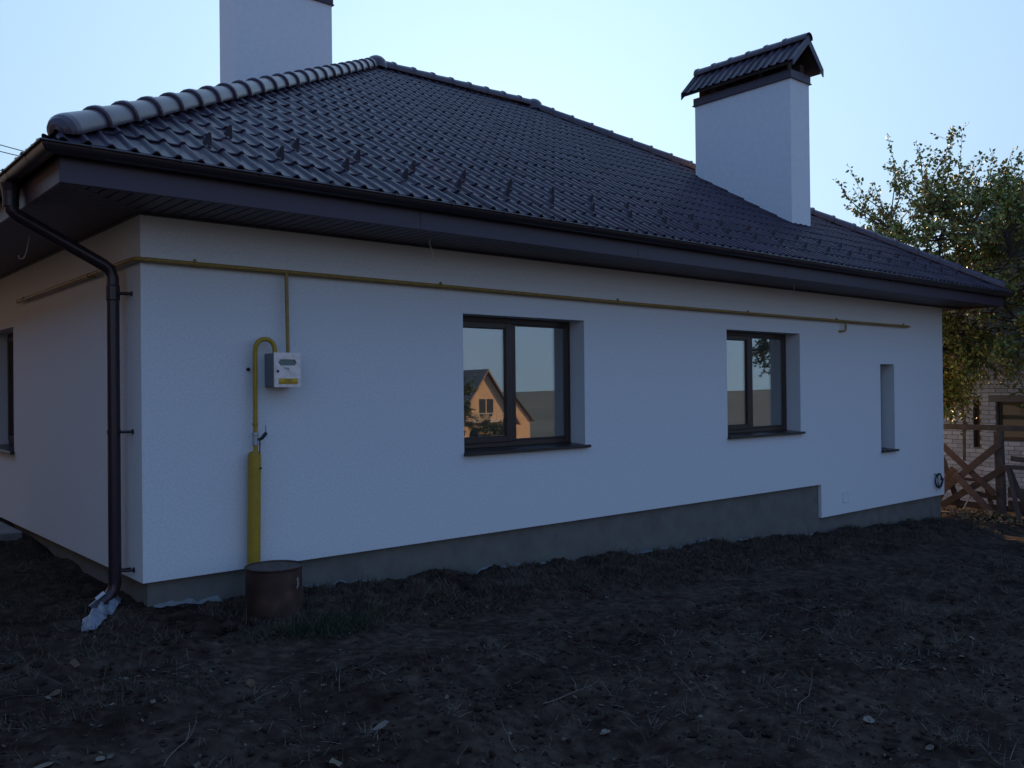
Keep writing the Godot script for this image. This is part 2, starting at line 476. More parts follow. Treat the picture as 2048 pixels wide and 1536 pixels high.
func house() -> void:
	var h := thing("house", "white rendered bungalow with dark brown tiled hip roof and two tall chimneys", "house")
	# front wall: plaster skin, its lower edge stepping down at the far end
	var b := MB.new()
	wall_face(b, Vector3.ZERO, Vector3.RIGHT, Vector3.BACK, 0.0, L, 0.0, -0.52, 10.29, 3.0, [W1, W2, W3], 0.40)
	b.quad(Vector3(0, 0, 0), Vector3(10.29, 0, 0), Vector3(10.29, 0, -0.06), Vector3(0, 0, -0.06), Vector3.DOWN)
	b.quad(Vector3(10.29, -0.52, 0), Vector3(L, -0.52, 0), Vector3(L, -0.52, -0.06), Vector3(10.29, -0.52, -0.06), Vector3.DOWN)
	b.quad(Vector3(10.29, -0.52, 0), Vector3(10.29, 0, 0), Vector3(10.29, 0, -0.06), Vector3(10.29, -0.52, -0.06), Vector3.LEFT)
	# side wall
	wall_face(b, Vector3.ZERO, Vector3.BACK, Vector3.LEFT, -DEPTH, 0.0, 0.0, 0.0, 0.0, 3.0, [WL], 0.40)
	b.quad(Vector3(0, 0, 0), Vector3(0.06, 0, 0), Vector3(0.06, 0, -DEPTH), Vector3(0, 0, -DEPTH), Vector3.DOWN)
	# far end and back
	wall_face(b, Vector3(L, 0, 0), Vector3.BACK, Vector3.RIGHT, -DEPTH, 0.0, -0.52, -0.52, 0.0, 3.0, [], 0.4)
	wall_face(b, Vector3(0, 0, -DEPTH), Vector3.RIGHT, Vector3.FORWARD, 0.0, L, 0.0, 0.0, L, 3.0, [], 0.4)
	obj("wall", b, M.plaster, h)
	# inner faces of the rooms
	b = MB.new()
	wall_face(b, Vector3(0, 0, -0.402), Vector3.RIGHT, Vector3.FORWARD, 0.4, L - 0.4, 0.0, 0.0, L, 2.75, [W1, W2, W3], 0.0)
	wall_face(b, Vector3(0.402, 0, 0), Vector3.BACK, Vector3.RIGHT, -DEPTH + 0.4, -0.4, 0.0, 0.0, 0.0, 2.75, [WL], 0.0)
	b.box(Vector3(0.4, 0.0, -DEPTH + 0.25), Vector3(L - 0.4, 2.75, -DEPTH + 0.4))
	b.box(Vector3(L - 0.4, 0.0, -DEPTH + 0.25), Vector3(L - 0.25, 2.75, -0.403))
	b.box(Vector3(0.41, 0.0, -4.6), Vector3(L - 0.41, 2.75, -4.45))
	b.box(Vector3(6.4, 0.0, -4.45), Vector3(6.55, 2.75, -0.41))
	b.box(Vector3(11.3, 0.0, -4.45), Vector3(11.45, 2.75, -0.41))
	obj("inner_wall", b, M.inside, h)
	boxed("ceiling", Vector3(0.1, 2.752, -DEPTH + 0.1), Vector3(L - 0.1, 2.98, -0.1), 0, M.inside, h)
	boxed("floor", Vector3(0.07, -0.2, -DEPTH + 0.07), Vector3(L - 0.07, -0.003, -0.07), 0, M.concrete, h)
	boxed("plinth", Vector3(0.05, -1.7, -DEPTH + 0.05), Vector3(L - 0.05, -0.004, -0.05), 0, M.plinth, h)
	# pale mortar and membrane left along the foot of the plinth, a piece at a time
	var px := 0.06
	while px < 10.2:
		var len := rng.randf_range(0.25, 1.1)
		b = MB.new()
		var seg := int(len / 0.05) + 2
		var prev_t := 0.004
		for s in seg:
			var x0 := px + len * s / seg
			var x1 := px + len * (s + 1) / seg
			var t1 := rng.randf_range(0.004, 0.018) + (0.025 if px < 0.3 else 0.0)
			if s == seg - 1: t1 = 0.003
			var y0 := ground_h(x0, 0.03)
			var y1 := ground_h(x1, 0.03)
			b.quad(Vector3(x0, y0 - 0.1, 0.022), Vector3(x1, y1 - 0.1, 0.022), Vector3(x1, y1 + t1, -0.03), Vector3(x0, y0 + prev_t, -0.03), Vector3(0, 0.6, 1))
			b.quad(Vector3(x0, y0 + prev_t, -0.03), Vector3(x1, y1 + t1, -0.03), Vector3(x1, y1 + t1 - 0.004, -0.055), Vector3(x0, y0 + prev_t - 0.004, -0.055), Vector3(0, 1, 0))
			prev_t = t1
		obj("mortar_patch", b, M.mortar, h)
		px += len + rng.randf_range(0.1, 0.9)
	window(h, Transform3D(Basis(), Vector3(0, 0, -0.235)), W1, 4.16, Vector3(0, 0, 0.235), true)
	window(h, Transform3D(Basis(), Vector3(0, 0, -0.235)), W2, 8.79, Vector3(0, 0, 0.235), true)
	window(h, Transform3D(Basis(), Vector3(0, 0, -0.235)), W3, -1.0, Vector3(0, 0, 0.235), true)
	window(h, Transform3D(Basis(Vector3.UP, -PI / 2), Vector3(0.235, 0, 0)), WL, -5.2, Vector3(0, 0, 0.235), false)
	eaves(h)
	roof(h)
	chimneys(h)
	downpipe(h)
	# small inspection hatch drawn in the render near the far end
	b = MB.new()
	for q in [[10.93, 11.09, -0.185, -0.18], [11.085, 11.09, -0.335, -0.18], [10.93, 11.09, -0.34, -0.335], [10.93, 10.935, -0.335, -0.18]]:
		b.box(Vector3(q[0], q[2], 0.0), Vector3(q[1], q[3], 0.012))
	b.box(Vector3(10.937, -0.333, 0.0), Vector3(11.083, -0.187, 0.006))
	obj("hatch", b, M.plaster, h)
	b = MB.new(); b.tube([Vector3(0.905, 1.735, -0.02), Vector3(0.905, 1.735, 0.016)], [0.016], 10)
	obj("painted_hole", b, M.black, h)  # black disc painted for the dark inside a small hole in the wall

# local frame: x along the wall (hole coordinates), y up, +z outwards, z = 0 at the frame's face
func window(h: Node, t: Transform3D, hole: Array, mull: float, out_to: Vector3, sash_left: bool) -> void:
	var w := Node3D.new()
	w.name = "window"
	h.add_child(w, true)
	w.transform = t
	var x0: float = hole[0] + 0.002
	var x1: float = hole[1] - 0.002
	var y0: float = hole[2] + 0.022
	var y1: float = hole[3] - 0.002
	if absf(t.basis.x.z) > 0.5:           # side wall: the hole is given along z
		x0 = hole[0] + 0.002; x1 = hole[1] - 0.002
	var fw := 0.062
	var fr := MB.new()
	fr.box(Vector3(x0, y0, -0.07), Vector3(x0 + fw, y1, 0), 0.006)
	fr.box(Vector3(x1 - fw, y0, -0.07), Vector3(x1, y1, 0), 0.006)
	fr.box(Vector3(x0 + fw, y1 - fw, -0.07), Vector3(x1 - fw, y1, -0.001), 0.006)
	fr.box(Vector3(x0 + fw, y0, -0.07), Vector3(x1 - fw, y0 + fw, -0.001), 0.006)
	obj("frame", fr, M.pvc, w)
	var panes := []
	if mull > x0 or mull < -2.0:
		var mm := MB.new()
		mm.box(Vector3(mull - 0.04, y0 + fw, -0.07), Vector3(mull + 0.04, y1 - fw, -0.0015), 0.006)
		obj("mullion", mm, M.pvc, w)
		# opening sash beside the mullion, proud of the frame
		var s := MB.new()
		var a := x0 + fw - 0.012
		var bb := mull - 0.028
		var c0 := y0 + fw - 0.012
		var c1 := y1 - fw + 0.012
		var sw := 0.075
		s.box(Vector3(a, c0, -0.06), Vector3(a + sw, c1, 0.018), 0.008)
		s.box(Vector3(bb - sw, c0, -0.06), Vector3(bb, c1, 0.018), 0.008)
		s.box(Vector3(a + sw, c1 - sw, -0.06), Vector3(bb - sw, c1, 0.017), 0.008)
		s.box(Vector3(a + sw, c0, -0.06), Vector3(bb - sw, c0 + sw, 0.017), 0.008)
		obj("sash", s, M.pvc, w)
		panes.append([a + sw - 0.004, bb - sw + 0.004, c0 + sw - 0.004, c1 - sw + 0.004, -0.012])
		# glazing beads of the fixed light
		var bd := MB.new()
		var f0 := mull + 0.04
		var f1 := x1 - fw
		bd.box(Vector3(f0, y0 + fw, -0.05), Vector3(f0 + 0.02, y1 - fw, -0.008), 0.004)
		bd.box(Vector3(f1 - 0.02, y0 + fw, -0.05), Vector3(f1, y1 - fw, -0.008), 0.004)
		bd.box(Vector3(f0 + 0.02, y1 - fw - 0.02, -0.05), Vector3(f1 - 0.02, y1 - fw, -0.009), 0.004)
		bd.box(Vector3(f0 + 0.02, y0 + fw, -0.05), Vector3(f1 - 0.02, y0 + fw + 0.02, -0.009), 0.004)
		obj("glazing_bead", bd, M.pvc, w)
		panes.append([f0 + 0.016, f1 - 0.016, y0 + fw + 0.016, y1 - fw - 0.016, -0.022])
	else:
		panes.append([x0 + fw, x1 - fw, y0 + fw, y1 - fw, -0.02])
	for p in panes:
		for layer in 2:
			var g := MB.new()
			var z: float = p[4] - layer * 0.016
			g.box(Vector3(p[0], p[2], z - 0.004), Vector3(p[1], p[3], z))
			obj("pane", g, M.coated, w)
	# folded metal sill
	var sl := MB.new()
	var d := out_to.z
	var prof := [Vector2(0.0, y0 + 0.001), Vector2(d + 0.05, hole[2] + 0.001), Vector2(d + 0.05, hole[2] - 0.028), Vector2(d + 0.042, hole[2] - 0.028), Vector2(d + 0.042, hole[2] - 0.006), Vector2(d, hole[2] - 0.0035), Vector2(0.0, y0 - 0.008)]
	var xa := x0 + 0.001
	var xb := x1 - 0.001
	for k in prof.size():
		var p: Vector2 = prof[k]
		var q: Vector2 = prof[(k + 1) % prof.size()]
		var nn := Vector3(0, q.x - p.x, p.y - q.y)
		sl.quad(Vector3(xa, p.y, p.x), Vector3(xb, p.y, p.x), Vector3(xb, q.y, q.x), Vector3(xa, q.y, q.x), nn)
	# lip running past the opening on the outside
	sl.box(Vector3(x0 - 0.012, hole[2] - 0.03, d + 0.004), Vector3(x1 + 0.05, hole[2] + 0.004, d + 0.054), 0.003)
	obj("sill", sl, M.sill, w)

func eaves(h: Node) -> void:
	var o := 0.79
	var yb := 3.0
	# fascia boards round the eaves
	var fz := [[Vector3(-o, 2.985, o - 0.022), Vector3(L + o, 3.20, o)], [Vector3(-o, 2.985, -DEPTH - o + 0.023), Vector3(-o + 0.022, 3.20, o - 0.0225)], [Vector3(L + o - 0.022, 2.985, -DEPTH - o + 0.023), Vector3(L + o, 3.20, o - 0.0225)], [Vector3(-o, 2.985, -DEPTH - o), Vector3(L + o, 3.20, -DEPTH - o + 0.0222)]]
	var first := true
	for q in fz:
		if first:
			# the front fascia is put up in lengths
			var cuts := [-o, 2.2, 5.15, 8.1, 11.05, L + o]
			for k in 5:
				boxed("fascia_board", Vector3(cuts[k] + (0.0 if k == 0 else 0.001), 2.985, o - 0.022), Vector3(cuts[k + 1] - (0.0 if k == 4 else 0.001), 3.20, o), 0.004, M.fascia, h)
			first = false
		else:
			boxed("fascia_board", q[0], q[1], 0.004, M.fascia, h)
	# closed layer above the soffit and behind the fascia
	var bk := MB.new()
	bk.box(Vector3(-o + 0.03, yb + 0.03, -0.02), Vector3(L + o - 0.03, yb + 0.05, o - 0.03))
	bk.box(Vector3(-o + 0.03, yb + 0.031, -DEPTH - o + 0.03), Vector3(0.02, yb + 0.051, -0.021))
	bk.box(Vector3(L - 0.02, yb + 0.031, -DEPTH - o + 0.03), Vector3(L + o - 0.03, yb + 0.051, -0.021))
	bk.box(Vector3(-o + 0.03, yb + 0.031, -DEPTH - o + 0.03), Vector3(L + o - 0.03, yb + 0.051, -DEPTH + 0.02))
	obj("soffit_backing", bk, M.deck, h)
	var sf := Node3D.new()
	sf.name = "soffit"
	h.add_child(sf)
	# soffit panels, each a narrow plank at right angles to the wall
	var pitch := 0.1
	var x := -o + 0.024
	while x < L + o - 0.03:
		var xe := minf(x + pitch - 0.012, L + o - 0.024)
		var z0 := 0.003
		if x < 0.0: z0 = -x + 0.012       # mitred corner, cut square in steps
		if xe > L: z0 = xe - L + 0.012
		if x < 0.0:
			var b := MB.new()
			var za0 := -x + 0.012
			var za1 := maxf(-xe + 0.012, 0.003)
			plank_cut(b, Vector3(x, yb, za0), Vector3(xe, yb, za1), o - 0.0225)
			obj("soffit_plank", b, M.soffit, sf)
		else:
			boxed("soffit_plank", Vector3(x, yb, z0), Vector3(xe, yb + 0.012, o - 0.0225), 0.003, M.soffit, sf)
		x += pitch
	var z := o - 0.024
	while z > -DEPTH - 0.5:
		var ze := z - pitch + 0.012
		var b := MB.new()
		if z > 0.0:
			# ends on the mitre
			var xa := -z - 0.012
			var xb := minf(-ze - 0.012, -0.003)
			var p0 := Vector3(-o + 0.0225, yb, z)
			var p1 := Vector3(-o + 0.0225, yb, ze)
			var p2 := Vector3(xb, yb, ze)
			var p3 := Vector3(xa, yb, z)
			if xa < -o + 0.03: p3 = p0
			prism(b, [p0, p1, p2, p3], 0.012)
		else:
			b.box(Vector3(-o + 0.0225, yb, ze), Vector3(-0.003, yb + 0.012, z), 0.003)
		obj("soffit_plank", b, M.soffit, sf)
		z -= pitch
	boxed("mitre_strip", Vector3(-0.02, yb - 0.004, 0.0), Vector3(0.02, yb + 0.002, 1.07), 0.002, M.soffit, sf).transform = Transform3D(Basis(Vector3.UP, -PI / 4), Vector3(0, 0, 0))
	boxed("soffit_panel", Vector3(L + 0.004, yb, -DEPTH - o + 0.024), Vector3(L + o - 0.0225, yb + 0.012, -0.003), 0.0, M.soffit, sf)
	boxed("soffit_panel", Vector3(-0.003, yb, -DEPTH - o + 0.024), Vector3(L + 0.003, yb + 0.012, -DEPTH - 0.003), 0.0, M.soffit, sf)
	# thin trim where soffit meets the wall
	boxed("soffit_trim", Vector3(-0.02, yb - 0.02, 0.001), Vector3(L, yb - 0.001, 0.02), 0.003, M.soffit, sf)
	boxed("soffit_trim", Vector3(-0.02, yb - 0.02, -DEPTH), Vector3(-0.001, yb - 0.001, -0.001), 0.003, M.soffit, sf)
	gutter(h)

func prism(b: MB, p: Array, up: float) -> void:
	var k := Vector3.UP * up
	b.quad(p[0], p[1], p[2], p[3], Vector3.DOWN)
	b.quad(p[0] + k, p[1] + k, p[2] + k, p[3] + k, Vector3.UP)
	var m: Vector3 = (p[0] + p[1] + p[2] + p[3]) * 0.25
	for i in 4:
		var a: Vector3 = p[i]
		var d: Vector3 = p[(i + 1) % 4]
		if a.distance_to(d) < 1e-4: continue
		b.quad(a, d, d + k, a + k, (a + d) * 0.5 - m)

func plank_cut(b: MB, a: Vector3, d: Vector3, z1: float) -> void:
	prism(b, [a, d, Vector3(d.x, a.y, z1), Vector3(a.x, a.y, z1)], 0.012)

# half-round channel along a run, section in the plane (outward, up)
func channel(b: MB, from: Vector3, to: Vector3, outw: Vector3, r: float, mitre0: float, mitre1: float) -> void:
	var dir := (to - from).normalized()
	var ring := []
	var nr := []
	for k in 13:
		var a := PI + PI * k / 12.0
		ring.append(Vector2(cos(a) * r, sin(a) * r)); nr.append(Vector2(cos(a), sin(a)))
	# rolled lip on the outer edge
	for k in 7:
		var a := PI + PI * 1.6 * k / 6.0 
		ring.append(Vector2(r + 0.009 - 0.009 * cos(a - PI), 0.009 * sin(a - PI) + 0.0))
		nr.append(Vector2(-cos(a - PI), sin(a - PI)))
	for i in ring.size() - 1:
		var p: Vector2 = ring[i]
		var q: Vector2 = ring[i + 1]
		var o0 := from + outw * p.x + Vector3.UP * p.y - dir * (p.x * mitre0)
		var o1 := to + outw * p.x + Vector3.UP * p.y + dir * (p.x * mitre1)
		var o2 := to + outw * q.x + Vector3.UP * q.y + dir * (q.x * mitre1)
		var o3 := from + outw * q.x + Vector3.UP * q.y - dir * (q.x * mitre0)
		var np: Vector3 = outw * nr[i].x + Vector3.UP * nr[i].y
		var nq: Vector3 = outw * nr[i + 1].x + Vector3.UP * nr[i + 1].y
		b.squad(o0, o1, o2, o3, np, np, nq, nq)

func gutter(h: Node) -> void:
	var g := Node3D.new()
	g.name = "gutter"
	h.add_child(g)
	var r := 0.068
	var o := 0.866
	var y := 3.222
	var b := MB.new()
	channel(b, Vector3(-o, y, o), Vector3(L + o, y, o), Vector3.BACK, r, 1.0, 1.0)
	obj("gutter_channel", b, M.gutter, g)
	b = MB.new()
	channel(b, Vector3(-o, y, o), Vector3(-o, y, -DEPTH - o), Vector3.LEFT, r, 1.0, 1.0)
	obj("gutter_channel", b, M.gutter, g)
	b = MB.new()
	channel(b, Vector3(L + o, y, o), Vector3(L + o, y, -DEPTH - o), Vector3.RIGHT, r, 1.0, 1.0)
	obj("gutter_channel", b, M.gutter, g)
	# brackets: a strap round the channel with a clip on the lip
	var br := MB.new()
	for k in 12:
		var a0 := PI + PI * k / 12.0
		var a1 := PI + PI * (k + 1) / 12.0
		var rr := r + 0.003
		var p0 := Vector3(0, sin(a0) * rr, cos(a0) * rr)
		var p1 := Vector3(0, sin(a1) * rr, cos(a1) * rr)
		var ww := Vector3(0.012, 0, 0)
		br.squad(p0 - ww, p0 + ww, p1 + ww, p1 - ww, p0.normalized(), p0.normalized(), p1.normalized(), p1.normalized())
	br.box(Vector3(-0.012, -0.012, r - 0.004), Vector3(0.012, 0.016, r + 0.022), 0.003)
	br.box(Vector3(-0.012, 0.004, -r - 0.03), Vector3(0.012, 0.009, r + 0.01))
	var bm := br.mesh()
	var x := -0.62
	while x < L + 0.8:
		put("bracket", bm, M.gutter, g, Transform3D(Basis(), Vector3(x, y, o)))
		x += 0.615
	var z := 0.45
	while z > -DEPTH:
		put("bracket", bm, M.gutter, g, Transform3D(Basis(Vector3.UP, -PI / 2), Vector3(-o, y, z)))
		z -= 0.615

# ---------------------------------------------------------------- roof
const ROLL := 0.1565
const TW := 0.313
const GAUGE := 0.38

func prof(u: float) -> float:
	var q := fposmod(u, ROLL) / ROLL
	if q < 0.43:
		return 0.027 * pow(sin(PI * q / 0.43), 0.9)
	return -0.003 * sin(PI * (q - 0.43) / 0.57)

# one interlocking tile with two rolls; u 0..TW, v 0..len (up the slope), w outwards
func tile_mb() -> MB:
	var b := MB.new()
	var n := 24
	var ln := GAUGE + 0.05
	var lift := 0.017
	var th := 0.013
	var us := []
	for i in n + 1: us.append(TW * i / n)
	for i in n:
		var u0: float = us[i]
		var u1: float = us[i + 1]
		var w0 := prof(u0 + 1e-5)
		var w1 := prof(u1 - 1e-5)
		var s := lift / ln
		var g0 := (prof(u0 + 0.003) - prof(u0 - 0.003)) / 0.006
		var g1 := (prof(u1 + 0.003) - prof(u1 - 0.003)) / 0.006
		var n0 := Vector3(-g0, s, 1).normalized()
		var n1 := Vector3(-g1, s, 1).normalized()
		# rounded nose, then the face
		var a := Vector3(u0, 0.007, w0 + lift)
		var c := Vector3(u1, 0.007, w1 + lift)
		b.squad(a, c, Vector3(u1, ln, w1), Vector3(u0, ln, w0), n0, n1, n1, n0)
		var a2 := Vector3(u0, 0.0, w0 + lift - 0.006)
		var c2 := Vector3(u1, 0.0, w1 + lift - 0.006)
		var f := Vector3(0, -1, 0)
		b.squad(a2, c2, c, a, (f + n0 * 0.4).normalized(), (f + n1 * 0.4).normalized(), n1, n0)
		b.squad(Vector3(u0, 0.0, w0 + lift - th), Vector3(u1, 0.0, w1 + lift - th), c2, a2, f, f, f, f)
	return b

func clip(src: MB, pn: Vector3, pd: float) -> MB:
	# keep the side where dot(pn, p) >= pd
	var out := MB.new()
	for t in range(0, src.v.size(), 3):
		var ps := []
		for k in 3: ps.append([src.v[t + k], src.n[t + k]])
		var res := []
		for k in 3:
			var a = ps[k]
			var b = ps[(k + 1) % 3]
			var da: float = pn.dot(a[0]) - pd
			var db: float = pn.dot(b[0]) - pd
			if da >= 0: res.append(a)
			if (da >= 0) != (db >= 0):
				var f := da / (da - db)
				res.append([a[0].lerp(b[0], f), a[1].lerp(b[1], f)])
		for k in range(1, res.size() - 1):
			out.v.append_array([res[0][0], res[k][0], res[k + 1][0]])
			out.n.append_array([res[0][1], res[k][1], res[k + 1][1]])
	return out

# one slope: its eave starts at o and runs along u for wd; runs are the plan widths of the hips at either end
func slope(roof: Node, o: Vector3, ud: Vector3, inward: Vector3, wd: float, run: float, run0: float, run1: float, as_parts: bool) -> void:
	var rise := YR - YE
	var ln := sqrt(run * run + rise * rise)
	var vd := (inward * run + Vector3.UP * rise) / ln
	var nd := ud.cross(vd).normalized()
	var fr := Transform3D(Basis(ud, vd, nd), o)
	# deck under the tiles
	var dk := MB.new()
	var e := -0.035
	var p := [fr * Vector3(0.02, 0.03, e), fr * Vector3(wd - 0.02, 0.03, e), fr * Vector3(wd - run1, ln, e), fr * Vector3(run0, ln, e)]
	dk.quad(p[0], p[1], p[2], p[3], nd)
	obj("deck", dk, M.deck, roof)
	var proto := tile_mb()
	var pm := proto.mesh()
	var rest := MB.new()
	var k0 := run0 / ln
	var k1 := run1 / ln
	var cand := []
	var rows := int(ceil((ln + 0.05) / GAUGE))
	for r in rows:
		var v0 := r * GAUGE - 0.055
		var cols := int(ceil(wd / TW))
		for c in cols:
			var u0 := c * TW + 0.02
			# inside the hips?
			if u0 + TW < k0 * v0 or u0 > wd - k1 * v0: continue
			if v0 > ln - 0.06: continue
			var cut := u0 < k0 * (v0 + GAUGE + 0.05) + 0.02 or u0 + TW > wd - k1 * (v0 + GAUGE + 0.05) - 0.02 or v0 + GAUGE > ln
			var jit := Transform3D(Basis(Vector3(0, 0, 1), rng.randf_range(-0.009, 0.009)) * Basis(Vector3(1, 0, 0), rng.randf_range(-0.006, 0.006)) * Basis(Vector3(0, 1, 0), rng.randf_range(-0.012, 0.012)), Vector3(rng.randf_range(-0.003, 0.003), rng.randf_range(-0.009, 0.009), rng.randf_range(-0.001, 0.004)))
			var ctr := fr * Vector3(u0 + TW * 0.5, v0 + 0.2, 0)
			cand.append([ctr.distance_to(Vector3(-2.43, 1.53, 7.41)), u0, v0, cut, jit])
	if as_parts:
		cand.sort_custom(func(a, b): return a[0] < b[0])
	var count := 0
	var rests := [MB.new(), MB.new(), MB.new(), MB.new()]
	for q in cand:
		var local := Transform3D(Basis(), Vector3(q[1], q[2], 0)) * (q[4] as Transform3D)
		var which := 0
		var pick := rng.randf()
		if pick > 0.55: which = 1
		if pick > 0.75: which = 2
		if pick > 0.9: which = 3
		var part := as_parts and count < 296
		if q[3]:
			var mb := MB.new()
			mb.add(proto, local)
			# hip lines: u >= k0 v and u <= wd - k1 v
			mb = clip(mb, Vector3(1, -k0, 0), 0.01)
			mb = clip(mb, Vector3(-1, -k1, 0), -wd + 0.01)
			mb = clip(mb, Vector3(0, -1, 0), -ln)
			if mb.v.size() == 0: continue
			if part:
				put("tile", mb.mesh(), M.tiles[which], roof, fr); count += 1
			else:
				rests[which].add(mb, fr)
		elif part:
			put("tile", pm, M.tiles[which], roof, fr * local); count += 1
		else:
			rests[which].add(proto, fr * local)
	for k in 4:
		if rests[k].v.size():
			tag(obj("tile_field", rests[k], M.tiles[k], roof), "", "", "", "stuff")

func cap_mb(ln: float, r0: float, r1: float, closed: bool) -> MB:
	# half-round cap; z along the hip (0 = lower end), y up
	var b := MB.new()
	var n := 12
	var rings := [[0.0, r0 + 0.002], [0.012, r0 + 0.014], [0.055, r0 + 0.014], [0.066, r0], [ln + 0.06, r1]]
	if closed:
		rings = [[-0.10, 0.02], [-0.09, r0 * 0.45], [-0.06, r0 * 0.78], [-0.02, r0 * 0.95], [0.03, r0], [ln + 0.06, r1]]
	for i in rings.size() - 1:
		var z0: float = rings[i][0]
		var z1: float = rings[i + 1][0]
		var a0: float = rings[i][1]
		var a1: float = rings[i + 1][1]
		var sl := Vector2(z1 - z0, a1 - a0).normalized()
		for k in n:
			var t0 := PI * (-0.08 + 1.16 * k / n)
			var t1 := PI * (-0.08 + 1.16 * (k + 1) / n)
			var d0 := Vector3(cos(t0), sin(t0), 0)
			var d1 := Vector3(cos(t1), sin(t1), 0)
			var n0 := (d0 * sl.x + Vector3(0, 0, -sl.y)).normalized()
			var n1 := (d1 * sl.x + Vector3(0, 0, -sl.y)).normalized()
			b.squad(d0 * a0 + Vector3(0, 0, z0), d1 * a0 + Vector3(0, 0, z0), d1 * a1 + Vector3(0, 0, z1), d0 * a1 + Vector3(0, 0, z1), n0, n1, n1, n0)
	if not closed:
		# end face of the collar
		for k in n:
			var t0 := PI * (-0.08 + 1.16 * k / n)
			var t1 := PI * (-0.08 + 1.16 * (k + 1) / n)
			var d0 := Vector3(cos(t0), sin(t0), 0)
			var d1 := Vector3(cos(t1), sin(t1), 0)
			b.quad(d0 * (r0 - 0.016), d1 * (r0 - 0.016), d1 * (r0 + 0.002), d0 * (r0 + 0.002), Vector3(0, 0, -1))
	return b

func caps(roof: Node, a: Vector3, z: Vector3, expo: float, start_closed: bool) -> void:
	var d := (z - a)
	var n := int(round(d.length() / expo))
	var ex := d.length() / n
	var dir := d.normalized()
	var side := dir.cross(Vector3.UP).normalized()
	var up := side.cross(dir).normalized()
	var bs := Basis(-side, up, dir)
	if bs.determinant() < 0: bs = Basis(side, up, dir)
	var m := cap_mb(ex, 0.115, 0.10, false).mesh()
	var mc := cap_mb(ex, 0.115, 0.10, true).mesh()
	for i in n:
		var p := a + dir * (ex * i) + up * 0.004
		var turn := Basis(dir, rng.randf_range(-0.03, 0.03))
		put("ridge_tile", mc if (i == 0 and start_closed) else m, M.cap, roof, Transform3D(turn * bs, p))

func roof(h: Node) -> void:
	var r := Node3D.new()
	r.name = "roof"
	h.add_child(r)
	var wf := L + 2 * E
	var ws := DEPTH + 2 * E
	slope(r, Vector3(-E, YE, E), Vector3.RIGHT, Vector3.FORWARD, wf, RUN, RUN_L, RUN_R, true)
	slope(r, Vector3(-E, YE, -DEPTH - E), Vector3.BACK, Vector3.RIGHT, ws, RUN_L, RUN, RUN, false)
	slope(r, Vector3(L + E, YE, E), Vector3.FORWARD, Vector3.LEFT, ws, RUN_R, RUN, RUN, false)
	slope(r, Vector3(L + E, YE, -DEPTH - E), Vector3.LEFT, Vector3.BACK, wf, RUN, RUN_R, RUN_L, false)
	var al := Vector3(-E + RUN_L, YR + 0.03, E - RUN)
	var ar := Vector3(L + E - RUN_R, YR + 0.03, E - RUN)
	caps(r, Vector3(-E + 0.10, YE + 0.09, E - 0.10), al, 0.42, true)
	caps(r, Vector3(L + E - 0.10, YE + 0.09, E - 0.10), ar, 0.42, true)
	caps(r, Vector3(-E + 0.10, YE + 0.09, -DEPTH - E + 0.10), al, 0.42, true)
	caps(r, Vector3(L + E - 0.10, YE + 0.09, -DEPTH - E + 0.10), ar, 0.42, true)
	caps(r, ar + Vector3(0.05, 0.03, 0), al, 0.42, false)
	# domed caps where ridge and hips meet
	for q in [al + Vector3(0.05, 0.0, 0), ar]:
		var b := MB.new()
		b.lathe([Vector2(0.19, -0.09), Vector2(0.185, -0.02), Vector2(0.165, 0.05), Vector2(0.12, 0.10), Vector2(0.06, 0.13), Vector2(0.0, 0.138)], q + Vector3(0, 0.03, 0), 18)
		obj("ridge_dome", b, M.cap, r)
	# snow guards in two staggered rows
	var rise := YR - YE
	var ln := sqrt(RUN * RUN + rise * rise)
	var vd := Vector3(0, rise, -RUN) / ln
	var fr := Transform3D(Basis(Vector3.RIGHT, vd, Vector3.RIGHT.cross(vd)), Vector3(-E, YE, E))
	var g := MB.new()
	g.quad(Vector3(-0.026, 0, 0.01), Vector3(0.026, 0, 0.01), Vector3(0.012, 0.03, 0.105), Vector3(-0.012, 0.03, 0.105), Vector3(0, -1, 0.3))
	g.quad(Vector3(-0.026, 0.003, 0.01), Vector3(0.026, 0.003, 0.01), Vector3(0.012, 0.033, 0.105), Vector3(-0.012, 0.033, 0.105), Vector3(0, 1, -0.3))
	for x in [-0.017, 0.0, 0.017]:
		g.quad(Vector3(x - 0.004, -0.003, 0.012), Vector3(x + 0.004, -0.003, 0.012), Vector3(x * 0.5 + 0.003, 0.025, 0.1), Vector3(x * 0.5 - 0.003, 0.025, 0.1), Vector3(0, -1, 0.3))
	for s in [-1.0, 1.0]:
		g.flat(Vector3(s * 0.026, 0, 0.006), Vector3(s * 0.026, 0.075, 0.006), Vector3(s * 0.012, 0.031, 0.104), Vector3(s, 0, 0))
	g.box(Vector3(-0.014, 0.0, 0.002), Vector3(0.014, 0.11, 0.005))
	var gm := g.mesh()
	for row in 2:
		var u := E + (0.25 if row == 0 else 0.58)
		while u < wf - 0.9 - row * 0.4:
			# sits in a pan between two rolls
			var uu := floorf(u / ROLL) * ROLL + 0.02 + ROLL * 0.75
			put("snow_guard", gm, M.guard, r, fr * Transform3D(Basis(), Vector3(uu, GAUGE * (1 + row) + 0.07, 0.008)))
			u += TW * 2.0

func chimneys(h: Node) -> void:
	chimney(h, Vector3(10.86, 3.6, -2.78), Vector3(11.44, 6.72, -0.80), true)
	chimney(h, Vector3(3.90, 5.0, -7.70), Vector3(5.73, 8.60, -7.0), false)

